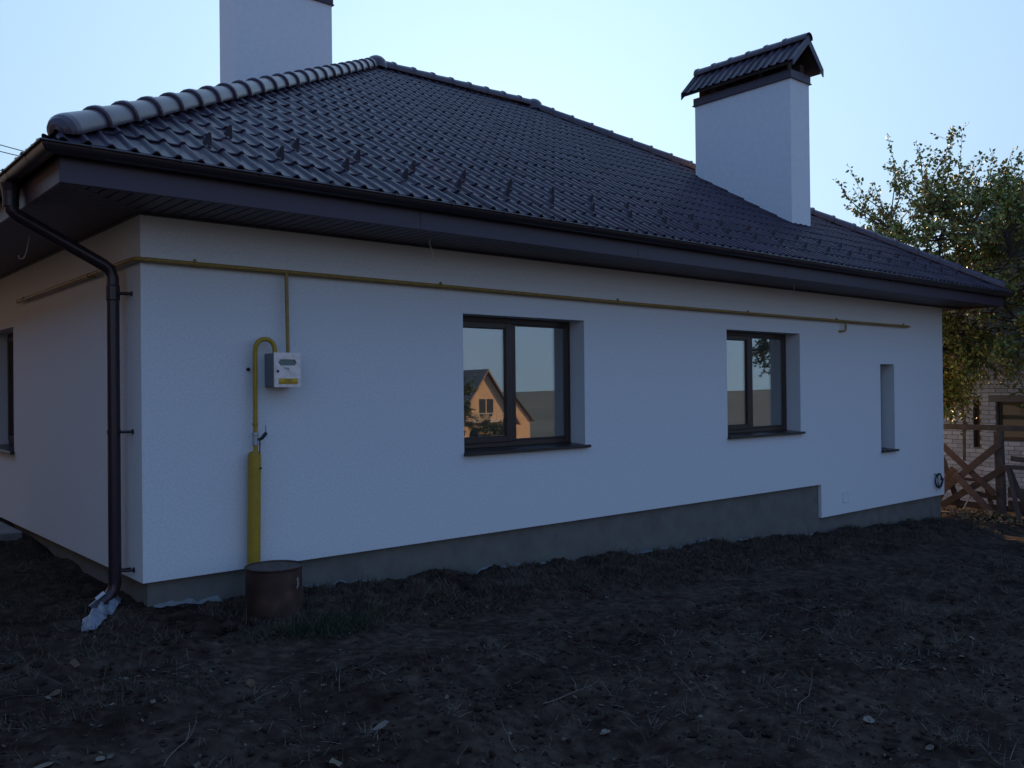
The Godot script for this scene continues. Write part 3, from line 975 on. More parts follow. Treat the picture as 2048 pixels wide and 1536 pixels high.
func chimney(h: Node, lo: Vector3, hi: Vector3, along_z: bool) -> void:
	var c := Node3D.new()
	c.name = "chimney"
	h.add_child(c, true)
	boxed("stack", lo, hi, 0.006, M.chimney, c)
	var band := MB.new()
	band.box(Vector3(lo.x - 0.02, hi.y - 0.005, lo.z - 0.02), Vector3(hi.x + 0.02, hi.y + 0.13, hi.z + 0.02), 0.004)
	band.box(Vector3(lo.x - 0.035, hi.y - 0.015, lo.z - 0.035), Vector3(hi.x + 0.035, hi.y + 0.004, hi.z + 0.035), 0.003)
	obj("flashing_band", band, M.fascia, c)
	# short brick piers carry the little roof
	var top := hi.y + 0.13
	var cx := (lo.x + hi.x) * 0.5
	var cz := (lo.z + hi.z) * 0.5
	var hw := (hi.x - lo.x) * 0.5
	var hl := (hi.z - lo.z) * 0.5
	if not along_z:
		var sw := hw; hw = hl; hl = sw
	var fr := Transform3D(Basis(), Vector3(cx, top, cz))
	if not along_z: fr.basis = Basis(Vector3.UP, PI / 2)
	for sx in [-1.0, 1.0]:
		for k in 4:
			var b := MB.new()
			var z: float = -hl + 0.14 + (2 * hl - 0.28) * k / 3.0
			b.box(Vector3(sx * (hw - 0.10) - 0.06, -0.01, z - 0.07), Vector3(sx * (hw - 0.10) + 0.06, 0.30 - 0.10, z + 0.07), 0.004, fr)
			obj("pier", b, M.woods[0], c)
	var half := 0.44
	var ye := 0.085
	var yr := 0.55
	var ext := 0.15
	var sl := Vector2(half, yr - ye).length()
	var up := Vector2(half, yr - ye) / sl
	# boarded underside and rolled tiles on both slopes
	for s in [-1.0, 1.0]:
		var dk := MB.new()
		var a := Vector3(s * half, ye - 0.02, -hl - ext + 0.01)
		var p := [a, Vector3(0, yr - 0.02, a.z), Vector3(0, yr - 0.02, -a.z), Vector3(a.x, a.y, -a.z)]
		for k in 2:
			var off := Vector3(0, -0.025 * k, 0)
			dk.quad(fr * (p[0] + off), fr * (p[1] + off), fr * (p[2] + off), fr * (p[3] + off), fr.basis * Vector3(s, 1, 0) * (1.0 if k == 0 else -1.0))
		obj("cap_board", dk, M.woods[1], c)
		var nt := int((2 * (hl + ext)) / TW)
		var tw := 2 * (hl + ext) / nt
		var proto := tile_mb()
		for k in nt:
			var ud := Vector3(0, 0, -1) if s > 0 else Vector3(0, 0, 1)
			var vd := Vector3(-s * up.x, up.y, 0)
			var o := Vector3(s * half, ye, (hl + ext) * s) + ud * (tw * k)
			var tb := Transform3D(Basis(ud * (tw / TW), vd * (sl / (GAUGE + 0.05)), ud.cross(vd)), o)
			put("cap_tile", proto.mesh(), M.tiles[k % 3], c, fr * tb)
		# barge boards on the gable ends
		for e in [-1.0, 1.0]:
			var bb := MB.new()
			var zz: float = e * (hl + ext)
			var q0 := Vector3(s * (half + 0.03), ye - 0.10, 0)
			var q1 := Vector3(s * (half + 0.03), ye + 0.03, 0)
			var q2 := Vector3(0, yr + 0.045, 0)
			var q3 := Vector3(0, yr - 0.11, 0)
			for f in [0.0, 1.0]:
				var dz := Vector3(0, 0, zz + e * (0.004 + 0.02 * f))
				bb.quad(fr * (q0 + dz), fr * (q1 + dz), fr * (q2 + dz), fr * (q3 + dz), fr.basis * Vector3(0, 0, e if f > 0.5 else -e))
			var d0 := Vector3(0, 0, zz + e * 0.004)
			var d1 := Vector3(0, 0, zz + e * 0.024)
			bb.quad(fr * (q0 + d0), fr * (q3 + d0), fr * (q3 + d1), fr * (q0 + d1), Vector3.DOWN)
			bb.quad(fr * (q1 + d0), fr * (q2 + d0), fr * (q2 + d1), fr * (q1 + d1), Vector3.UP)
			bb.quad(fr * (q0 + d0), fr * (q1 + d0), fr * (q1 + d1), fr * (q0 + d1), fr.basis * Vector3(s, 0, 0))
			obj("barge_board", bb, M.fascia, c)
	var cm := cap_mb(0.42, 0.11, 0.095, false)
	var n := 6
	for k in n:
		var t := Transform3D(Basis(), Vector3(0, yr - 0.015, -hl - ext - 0.01 + (2 * (hl + ext) - 0.05) * k / n))
		put("ridge_tile", cm.mesh(), M.cap, c, fr * t)

func downpipe(h: Node) -> void:
	var d := Node3D.new()
	d.name = "downpipe"
	h.add_child(d)
	var z := -0.30
	var xw := -0.125
	var b := MB.new()
	var pts := [Vector3(-0.868, 3.17, z), Vector3(-0.868, 3.0, z), Vector3(-0.862, 2.96, z), Vector3(-0.83, 2.925, z), Vector3(-0.20, 2.595, z), Vector3(-0.15, 2.56, z), Vector3(xw, 2.49, z), Vector3(xw, -0.02, z), Vector3(xw - 0.012, -0.075, z), Vector3(xw - 0.05, -0.125, z + 0.005), Vector3(xw - 0.18, -0.215, z + 0.01)]
	b.tube(pts, [0.05], 18, false)
	obj("pipe", b, M.gutter, d)
	var s := MB.new()
	s.lathe([Vector2(0.052, 2.30), Vector2(0.056, 2.31), Vector2(0.056, 2.42), Vector2(0.052, 2.43)], Vector3(xw, 0, z), 18)
	s.lathe([Vector2(0.052, 2.98), Vector2(0.057, 2.985), Vector2(0.057, 3.04), Vector2(0.062, 3.10), Vector2(0.075, 3.16)], Vector3(-0.868, 0, z), 18)
	obj("socket", s, M.gutter, d)
	for y in [2.36, 1.22, 0.08]:
		var c := MB.new()
		c.lathe([Vector2(0.05, y - 0.016), Vector2(0.055, y - 0.016), Vector2(0.055, y + 0.016), Vector2(0.05, y + 0.016)], Vector3(xw, 0, z), 18)
		c.tube([Vector3(xw + 0.045, y, z), Vector3(0.0, y, z)], [0.008], 8)
		c.tube([Vector3(xw + 0.03, y, z + 0.05), Vector3(xw + 0.06, y, z + 0.085), Vector3(-0.002, y, z + 0.09)], [0.012], 8)
		c.tube([Vector3(-0.012, y, z + 0.09), Vector3(-0.001, y, z + 0.09)], [0.022], 10)
		obj("bracket", c, M.gutter, d)
	# paper sticker left on the outlet shoe
	var st := MB.new()
	var a := Vector3(xw - 0.09, -0.085, z + 0.025)
	var bb := Vector3(xw - 0.155, -0.13, z + 0.028)
	var n := Vector3(-0.4, 0.6, 0.65).normalized()
	var w := (bb - a).cross(n).normalized() * 0.014
	st.quad(a + w + n * 0.012, bb + w + n * 0.012, bb - w + n * 0.012, a - w + n * 0.012, n)
	st.quad(a + w + n * 0.004, bb + w + n * 0.004, bb - w + n * 0.004, a - w + n * 0.004, -n)
	obj("sticker", st, M.white_pvc, d)

# ---------------------------------------------------------------- gas supply on the wall
func arc(c: Vector3, r: float, a0: float, a1: float, n: int) -> Array:
	var out := []
	for k in n + 1:
		var a := lerpf(a0, a1, float(k) / n)
		out.append(c + Vector3(cos(a) * r, sin(a) * r, 0))
	return out

func clampm(y: float, x: float, r: float, m: Material, parent: Node, horizontal: bool) -> void:
	var c := MB.new()
	if horizontal:
		c.tube([Vector3(x - 0.012, y, 0.065), Vector3(x + 0.012, y, 0.065)], [r + 0.005], 12)
		c.tube([Vector3(x, y - 0.005, 0.0), Vector3(x, y - 0.005, 0.06)], [0.007], 8)
		c.box(Vector3(x - 0.012, y + r, 0.055), Vector3(x + 0.012, y + r + 0.022, 0.075), 0.003)
	else:
		c.tube([Vector3(x, y - 0.012, 0.065), Vector3(x, y + 0.012, 0.065)], [r + 0.005], 12)
		c.tube([Vector3(x, y, 0.0), Vector3(x, y, 0.06)], [0.007], 8)
	obj("pipe_clip", c, m, parent)

func gas() -> void:
	var g := thing("gas_pipe", "ochre yellow gas pipe clipped along the wall under the soffit", "pipe")
	var r := 0.0185
	var b := MB.new()
	var pts := [Vector3(-0.06, 2.60, -4.02), Vector3(-0.06, 2.615, -0.04), Vector3(-0.052, 2.615, 0.02), Vector3(-0.025, 2.615, 0.055), Vector3(0.03, 2.613, 0.065), Vector3(3.0, 2.597, 0.065), Vector3(6.0, 2.578, 0.065), Vector3(9.0, 2.573, 0.065), Vector3(13.10, 2.572, 0.065)]
	b.tube(pts, [r], 12)
	obj("main_pipe", b, M.ochre, g)
	b = MB.new(); b.tube([Vector3(13.10, 2.572, 0.065), Vector3(13.13, 2.572, 0.065), Vector3(13.16, 2.570, 0.062), Vector3(13.26, 2.568, 0.05)], [0.022, 0.02, 0.012, 0.006], 10)
	obj("pipe_end", b, M.ochre, g)
	b = MB.new(); b.tube([Vector3(1.245, 2.605, 0.065), Vector3(1.245, 1.86, 0.085)], [0.0165], 12)
	obj("drop_pipe", b, M.ochre, g)
	b = MB.new()
	b.tube([Vector3(10.98, 2.572, 0.065), Vector3(10.98, 2.47, 0.065), Vector3(10.972, 2.435, 0.065), Vector3(10.945, 2.415, 0.065), Vector3(10.90, 2.41, 0.04), Vector3(10.88, 2.41, -0.01)], [0.0165], 10)
	obj("drop_pipe", b, M.ochre, g)
	for x in [0.42, 2.95, 5.60, 8.30, 10.7, 12.95]:
		clampm(2.611 - 0.0045 * minf(x, 8.0), x, r, M.ochre, g, true)
	for z in [-1.2, -3.7]:
		b = MB.new()
		b.tube([Vector3(-0.06, 2.606, z - 0.012), Vector3(-0.06, 2.606, z + 0.012)], [r + 0.005], 12)
		b.tube([Vector3(0, 2.6, z), Vector3(-0.05, 2.6, z)], [0.007], 8)
		obj("pipe_clip", b, M.ochre, g)
	# riser out of the ground
	var s := thing("gas_riser", "bright yellow gas riser with swan neck and wide sleeve behind the drum", "pipe")
	b = MB.new()
	var sw := [Vector3(0.935, 1.0, 0.075), Vector3(0.938, 1.88, 0.075)]
	sw.append_array(arc(Vector3(1.028, 1.91, 0.085), 0.09, PI, PI * 0.08, 10))
	sw.append(Vector3(1.12, 1.86, 0.09))
	b.tube(sw, [0.021], 14)
	obj("swan_neck", b, M.yellow, s)
	b = MB.new()
	b.tube([Vector3(0.93, 1.02, 0.075), Vector3(0.93, 1.008, 0.075), Vector3(0.925, 0.99, 0.075), Vector3(0.90, -0.45, 0.08)], [0.03, 0.05, 0.056, 0.056], 20)
	obj("sleeve", b, M.yellow, s)
	b = MB.new(); b.tube([Vector3(0.955, 0.875, 0.127), Vector3(0.957, 0.875, 0.133)], [0.011], 8)
	obj("vent_hole", b, M.black, s)
	b = MB.new()
	b.lathe([Vector2(0.02, 1.07), Vector2(0.028, 1.075), Vector2(0.028, 1.10), Vector2(0.024, 1.105), Vector2(0.024, 1.155), Vector2(0.028, 1.16), Vector2(0.028, 1.185), Vector2(0.02, 1.19)], Vector3(0.934, 0, 0.075), 14)
	obj("coupling", b, M.zinc, s)
	b = MB.new()
	b.lathe([Vector2(0.02, 1.245), Vector2(0.026, 1.25), Vector2(0.026, 1.265), Vector2(0.02, 1.27)], Vector3(0.934, 0, 0.075), 14)
	obj("collar", b, M.yellow, s)
	b = MB.new()
	b.tube([Vector3(0.955, 1.12, 0.09), Vector3(0.985, 1.135, 0.10), Vector3(1.01, 1.165, 0.105), Vector3(1.022, 1.18, 0.105)], [0.013, 0.015, 0.017, 0.014], 8)
	b.tube([Vector3(0.965, 1.13, 0.10), Vector3(0.962, 1.06, 0.105), Vector3(0.957, 1.0, 0.11)], [0.006], 6)
	obj("clamp_lead", b, M.black, s)
	b = MB.new()
	b.tube([Vector3(1.016, 1.17, 0.105), Vector3(1.018, 1.245, 0.103)], [0.006, 0.004], 6)
	obj("lead_end", b, M.ochre, s)
	# meter cabinet
	var c := thing("gas_meter_box", "small white metal gas meter box with yellow warning label on the wall", "meter box", Vector3(1.06, 1.58, 0))
	b = MB.new(); b.box(Vector3(0.0, 0, 0.001), Vector3(0.245, 0.295, 0.185), 0.006)
	obj("cabinet", b, mat(0.16, 0.19, 0.21, 0.5), c)
	var door := MB.new()
	# door with a six-sided viewing slot: built as a frame round the slot
	var dx0 := -0.004
	var dx1 := 0.249
	var dy0 := -0.004
	var dy1 := 0.299
	var z0 := 0.1855
	var z1 := 0.199
	var hex := [Vector2(0.036, 0.213), Vector2(0.056, 0.24), Vector2(0.19, 0.24), Vector2(0.21, 0.213), Vector2(0.19, 0.186), Vector2(0.056, 0.186)]
	var rim := [Vector2(dx0, 0.213), Vector2(dx0, dy1), Vector2(dx1, dy1), Vector2(dx1, 0.213), Vector2(dx1, dy0), Vector2(dx0, dy0)]
	for k in 6:
		var p: Vector2 = hex[k]
		var q: Vector2 = hex[(k + 1) % 6]
		var P: Vector2 = rim[k]
		var Q: Vector2 = rim[(k + 1) % 6]
		door.quad(Vector3(p.x, p.y, z1), Vector3(q.x, q.y, z1), Vector3(Q.x, Q.y, z1), Vector3(P.x, P.y, z1), Vector3.BACK)
		door.quad(Vector3(p.x, p.y, z1), Vector3(q.x, q.y, z1), Vector3(q.x, q.y, z0), Vector3(p.x, p.y, z0), Vector3(0.123 - (p.x + q.x) / 2, 0.213 - (p.y + q.y) / 2, 0))
		door.quad(Vector3(P.x, P.y, z1), Vector3(Q.x, Q.y, z1), Vector3(Q.x, Q.y, z0), Vector3(P.x, P.y, z0), Vector3((P.x + Q.x) / 2 - 0.123, (P.y + Q.y) / 2 - 0.15, 0))
	obj("door", door, rough_mat([[0.0, lin(0.52, 0.48, 0.49)], [0.5, lin(0.66, 0.62, 0.63)], [1.0, lin(0.74, 0.70, 0.71)]], 2.5, 0.36, 0.0, 0.05, 2, 81, 0.01), c).material_override.metallic = 0.55
	b = MB.new(); b.box(Vector3(0.034, 0.184, 0.1852), Vector3(0.212, 0.242, 0.190))
	obj("viewing_window", b, mat(0.12, 0.15, 0.15, 0.12), c)
	b = MB.new(); b.tube([Vector3(0.03, 0.135, 0.198), Vector3(0.03, 0.135, 0.205)], [0.012], 12)
	b.box(Vector3(0.022, 0.133, 0.2045), Vector3(0.038, 0.137, 0.208))
	obj("lock", b, M.black, c)
	b = MB.new(); b.box(Vector3(0.038, 0.022, 0.199), Vector3(0.218, 0.073, 0.2012))
	var lab := obj("warning_label", b, mat(0.66, 0.42, 0.03, 0.6), c)
	var ink := mat(0.22, 0.035, 0.015, 0.7)
	text("ГАЗ", 0.026, Vector3(0.128, 0.055, 0.2013), ink, lab)
	text("ВОГНЕНЕБЕЗПЕЧНО", 0.0135, Vector3(0.128, 0.033, 0.2013), ink, lab)
	# pen scribble on the door
	b = MB.new()
	for q in [[0.085, 0.168, 0.105, 0.158], [0.105, 0.158, 0.11, 0.17], [0.11, 0.17, 0.116, 0.15], [0.116, 0.15, 0.13, 0.164], [0.13, 0.164, 0.134, 0.146], [0.134, 0.146, 0.124, 0.143]]:
		b.tube([Vector3(q[0], q[1], 0.1995), Vector3(q[2], q[3], 0.1995)], [0.002], 4)
	obj("pen_mark", b, mat(0.10, 0.11, 0.2, 0.8), c)

func text(s: String, size: float, at: Vector3, m: Material, parent: Node) -> void:
	var t := TextMesh.new()
	var f := SystemFont.new()
	f.font_names = PackedStringArray(["Droid Sans"])
	f.font_weight = 700
	t.font = f
	t.text = s
	t.font_size = 64
	t.pixel_size = size / 46.0
	t.depth = 0.0006
	put("lettering", t, m, parent, Transform3D(Basis(), at))

# ---------------------------------------------------------------- near objects
func garden() -> void:
	# rusty drum
	var at := Vector3(0.83, ground_h(0.83, 0.63) - 0.06, 0.63)
	var d := thing("metal_drum", "rust brown metal drum with scraped paint standing by the yellow riser", "drum", at)
	var b := MB.new()
	var hgt := 0.125 - at.y
	b.lathe([Vector2(0.222, 0.0), Vector2(0.232, 0.01), Vector2(0.228, 0.03), Vector2(0.227, hgt * 0.3), Vector2(0.2255, hgt * 0.6), Vector2(0.2245, hgt - 0.02), Vector2(0.231, hgt - 0.015), Vector2(0.233, hgt - 0.006), Vector2(0.229, hgt), Vector2(0.222, hgt - 0.003), Vector2(0.219, hgt - 0.012)], Vector3.ZERO, 40)
	obj("drum_wall", b, M.rust, d)
	b = MB.new()
	b.lathe([Vector2(0.2205, hgt - 0.013), Vector2(0.14, hgt - 0.010), Vector2(0.06, hgt - 0.014), Vector2(0.0, hgt - 0.012)], Vector3.ZERO, 40)
	obj("drum_lid", b, M.rust_top, d)
	# bare scraped patches on its side
	b = MB.new()
	for q in [[62.0, 0.36, 0.016, 0.02], [61.0, 0.33, 0.012, 0.03], [34.0, 0.33, 0.010, 0.10], [32.0, 0.27, 0.008, 0.06], [64.0, 0.30, 0.010, 0.014], [30.0, 0.17, 0.014, 0.012]]:
		var a: float = deg_to_rad(q[0])
		var pts := []
		for k in 8:
			var t := TAU * k / 8
			var rr := 0.75 + 0.5 * rng.randf()
			var aa: float = a + cos(t) * q[2] * rr / 0.227
			pts.append(Vector3(cos(aa) * 0.2285, hgt - 0.46 + q[1] + sin(t) * q[3] * rr, sin(aa) * 0.2285))
		var mid := Vector3.ZERO
		for p in pts: mid += p / 8.0
		mid = Vector3(cos(a) * 0.2292, mid.y, sin(a) * 0.2292)
		for k in 8: b.flat(mid, pts[k], pts[(k + 1) % 8], Vector3(cos(a), 0, sin(a)))
	obj("paint_scrape", b, mat(0.26, 0.22, 0.21, 0.8), d)
	# torn white sheeting under the downpipe outlet
	var pm := mat(0.27, 0.28, 0.31, 0.4)
	pm.backlight = Color(0.2, 0.2, 0.2)
	var sh := thing("plastic_sheet", "torn piece of white plastic sheet lying under the downpipe outlet", "plastic sheet", Vector3(-0.36, ground_h(-0.36, -0.06), -0.06))
	for lobe in 2:
		b = MB.new()
		var nx := 22
		var nz := 9
		var p0: Vector3 = [Vector3(0.16, 0, -0.26), Vector3(0.30, 0, -0.36)][lobe]
		var p1: Vector3 = [Vector3(-0.19, 0, 0.44), Vector3(0.08, 0, 0.02)][lobe]
		var wd: float = [0.15, 0.10][lobe]
		var dir := (p1 - p0).normalized()
		var sd := Vector3(dir.z, 0, -dir.x)
		var pts := []
		for i in nx + 1:
			var row := []
			var f := float(i) / nx
			for j in nz + 1:
				var g := float(j) / nz * 2.0 - 1.0
				var edge := wd * (0.30 + 0.7 * sin(PI * clampf(f * 1.04, 0, 1))) * (1.0 + 0.35 * noise.get_noise_2d(f * 9.0 + lobe * 30.0, signf(g) * 4.0))
				var p := p0.lerp(p1, f) + sd * g * edge * 0.5
				var w := sh.position + p
				p.y = ground_h(w.x, w.z) - sh.position.y + 0.015 + 0.03 * (1.0 - g * g) * (0.6 + 0.4 * sin(f * 5.0)) + 0.03 * noise.get_noise_2d(f * 4.0 + lobe * 9.0, g * 1.5)
				row.append(p)
			pts.append(row)
		var nrm := []
		for i in nx + 1:
			var row := []
			for j in nz + 1:
				var du: Vector3 = pts[mini(i + 1, nx)][j] - pts[maxi(i - 1, 0)][j]
				var dv: Vector3 = pts[i][mini(j + 1, nz)] - pts[i][maxi(j - 1, 0)]
				var k := du.cross(dv).normalized()
				row.append(k if k.y > 0 else -k)
			nrm.append(row)
		for i in nx:
			for j in nz:
				b.squad(pts[i][j], pts[i + 1][j], pts[i + 1][j + 1], pts[i][j + 1], nrm[i][j], nrm[i + 1][j], nrm[i + 1][j + 1], nrm[i][j + 1])
		obj("torn_flap", b, pm, sh)
	# concrete step beside the house
	var st := MB.new(); st.box(Vector3(-3.2, -0.6, -9.0), Vector3(-0.04, -0.02, -3.92), 0.012)
	tag(obj("porch_slab", st, M.concrete), "grey concrete porch slab against the side wall", "porch")
	# coil of black cable by the far corner
	var coil := MB.new()
	var cp := []
	for k in 68:
		var a := TAU * k / 22.0
		var rr := 0.125 + 0.012 * sin(k * 0.29)
		cp.append(Vector3(14.31 + cos(a) * rr * 0.95 + 0.012 * sin(k * 0.11), -0.25 + sin(a + 0.05 * k / 22.0) * rr + 0.01 * cos(k * 0.13), 0.025 + 0.012 * sin(k * 0.37) + 0.0007 * k))
	cp.append(Vector3(14.30, -0.37, 0.05))
	cp.append(Vector3(14.36, -0.40, 0.04))
	coil.tube(cp, [0.009], 6)
	coil.tube([Vector3(14.22, -0.10, -0.01), Vector3(14.225, -0.13, 0.03), Vector3(14.25, -0.17, 0.035)], [0.009], 6)
	tag(obj("cable_coil", coil, M.black), "coil of black cable hanging from the wall near the corner", "cable")
	# loose cables out of the soffit
	var wires := [[[Vector3(2.62, 3.02, 0.34), Vector3(2.63, 2.95, 0.33), Vector3(2.67, 2.90, 0.31), Vector3(2.71, 2.84, 0.29), Vector3(2.735, 2.80, 0.28), Vector3(2.715, 2.815, 0.29)], "white cable end hanging from the soffit above the main pipe"], [[Vector3(8.96, 3.02, 0.40), Vector3(8.97, 2.97, 0.38), Vector3(9.02, 2.92, 0.36), Vector3(9.08, 2.87, 0.33)], "thin white cable end hanging from the soffit above the windows"], [[Vector3(-0.42, 3.02, -1.75), Vector3(-0.43, 2.95, -1.77), Vector3(-0.44, 2.86, -1.80), Vector3(-0.46, 2.80, -1.82), Vector3(-0.49, 2.80, -1.84), Vector3(-0.50, 2.83, -1.84)], "hooked cable end hanging from the soffit over the side wall"]]
	for w in wires:
		b = MB.new(); b.tube(w[0], [0.006], 6)
		tag(obj("soffit_cable", b, M.white_pvc), w[1], "cable")
	# overhead lines far behind the house
	for q in [[11.83, -0.135], [11.56, -0.105], [10.78, -0.12]]:
		var pts := []
		for k in 13:
			var x := lerpf(-36.0, 20.0, k / 12.0)
			pts.append(Vector3(x, q[0] + (x - 5.56) * q[1] + 0.0012 * pow(x - 5.56, 2.0), -34.0))
		b = MB.new(); b.tube(pts, [0.02], 5)
		tag(obj("overhead_line", b, M.black), "thin overhead power line passing behind the house", "power line", "overhead power lines")

# ---------------------------------------------------------------- background
func plank(called: String, a: Vector3, z: Vector3, w: float, th: float, m: Material, parent: Node) -> void:
	var d := (z - a)
	var dir := d.normalized()
	var nx := Vector3(1, 0, 0)
	nx = (nx - dir * nx.dot(dir)).normalized()
	var t := Transform3D(Basis(dir, nx.cross(dir).normalized(), nx), (a + z) * 0.5)
	var b := MB.new()
	b.box(Vector3(-d.length() * 0.5, -w * 0.5, -th * 0.5), Vector3(d.length() * 0.5, w * 0.5, th * 0.5), 0.004, t)
	obj(called, b, m, parent)

func brick_wall(parent: Node, o: Vector3, along: Vector3, outn: Vector3, ln: float, y0: float, y1: float, holes: Array, first_part_u: float) -> void:
	# bonded facing bricks, joints recessed
	var ch := 0.098
	var bl := 0.26
	var rests := [MB.new(), MB.new(), MB.new(), MB.new()]
	var back := MB.new()
	var us := [0.0, ln]
	var ys := [y0, y1]
	for h in holes:
		us.append_array([h[0], h[1]]); ys.append_array([h[2], h[3]])
	us.sort(); ys.sort()
	for i in us.size() - 1:
		for j in ys.size() - 1:
			var mu: float = (us[i] + us[i + 1]) * 0.5
			var my: float = (ys[j] + ys[j + 1]) * 0.5
			var skip := false
			for h in holes:
				if mu > h[0] and mu < h[1] and my > h[2] and my < h[3]: skip = true
			if skip or us[i + 1] - us[i] < 1e-3 or ys[j + 1] - ys[j] < 1e-3: continue
			var lo: Vector3 = o + along * us[i] + Vector3.UP * ys[j] - outn * 0.3
			var hi: Vector3 = o + along * us[i + 1] + Vector3.UP * ys[j + 1]
			back.box(lo.min(hi), lo.max(hi))
	obj("wall", back, M.joint, parent)
	var row := 0
	var y := y0
	var meshes := {}
	while y < y1 - 0.05:
		var u := -(bl * 0.5 if row % 2 else 0.0)
		while u < ln:
			var a := maxf(u, 0.0)
			var z := minf(u + bl - 0.012, ln)
			u += bl
			var segs := [[a, z]]
			for h in holes:
				if y + ch > h[2] + 0.02 and y < h[3] - 0.02:
					var nsegs := []
					for s in segs:
						if s[1] <= h[0] or s[0] >= h[1]: nsegs.append(s)
						else:
							if s[0] < h[0] - 0.03: nsegs.append([s[0], h[0]])
							if s[1] > h[1] + 0.03: nsegs.append([h[1], s[1]])
					segs = nsegs
			for s in segs:
				if s[1] - s[0] < 0.03: continue
				var k := rng.randi() % 4
				var off := rng.randf_range(0.008, 0.016)
				var lo: Vector3 = o + along * s[0] + Vector3.UP * (y + 0.006)
				var hi: Vector3 = o + along * s[1] + Vector3.UP * (y + ch - 0.006) + outn * off
				var b := MB.new()
				b.box(lo.min(hi), lo.max(hi), 0.004)
				if s[0] < first_part_u and y < 2.9:
					obj("brick", b, M.bricks[k], parent)
				else:
					rests[k].add(b, Transform3D())
		y += ch
		row += 1
	for k in 4:
		if rests[k].v.size(): tag(obj("brickwork", rests[k], M.bricks[k], parent), "", "", "", "stuff")

func simple_window(parent: Node, o: Vector3, along: Vector3, outn: Vector3, w: float, hh: float, split: bool) -> void:
	var t := Transform3D(Basis(along, Vector3.UP, along.cross(Vector3.UP)), o)
	var b := MB.new()
	var f := 0.07
	b.box(Vector3(0, 0, -0.04), Vector3(f, hh, 0.03), 0.004, t)
	b.box(Vector3(w - f, 0, -0.04), Vector3(w, hh, 0.03), 0.004, t)
	b.box(Vector3(f, hh - f, -0.04), Vector3(w - f, hh, 0.029), 0.004, t)
	b.box(Vector3(f, 0, -0.04), Vector3(w - f, f, 0.029), 0.004, t)
	if split: b.box(Vector3(w * 0.5 - 0.05, f, -0.04), Vector3(w * 0.5 + 0.05, hh - f, 0.028), 0.004, t)
	var win := obj("window", b, M.pvc, parent)
	b = MB.new()
	b.box(Vector3(f - 0.01, f - 0.01, -0.012), Vector3(w - f + 0.01, hh - f + 0.01, -0.004), 0.0, t)
	obj("pane", b, mat(0.05, 0.06, 0.06, 0.04), win)

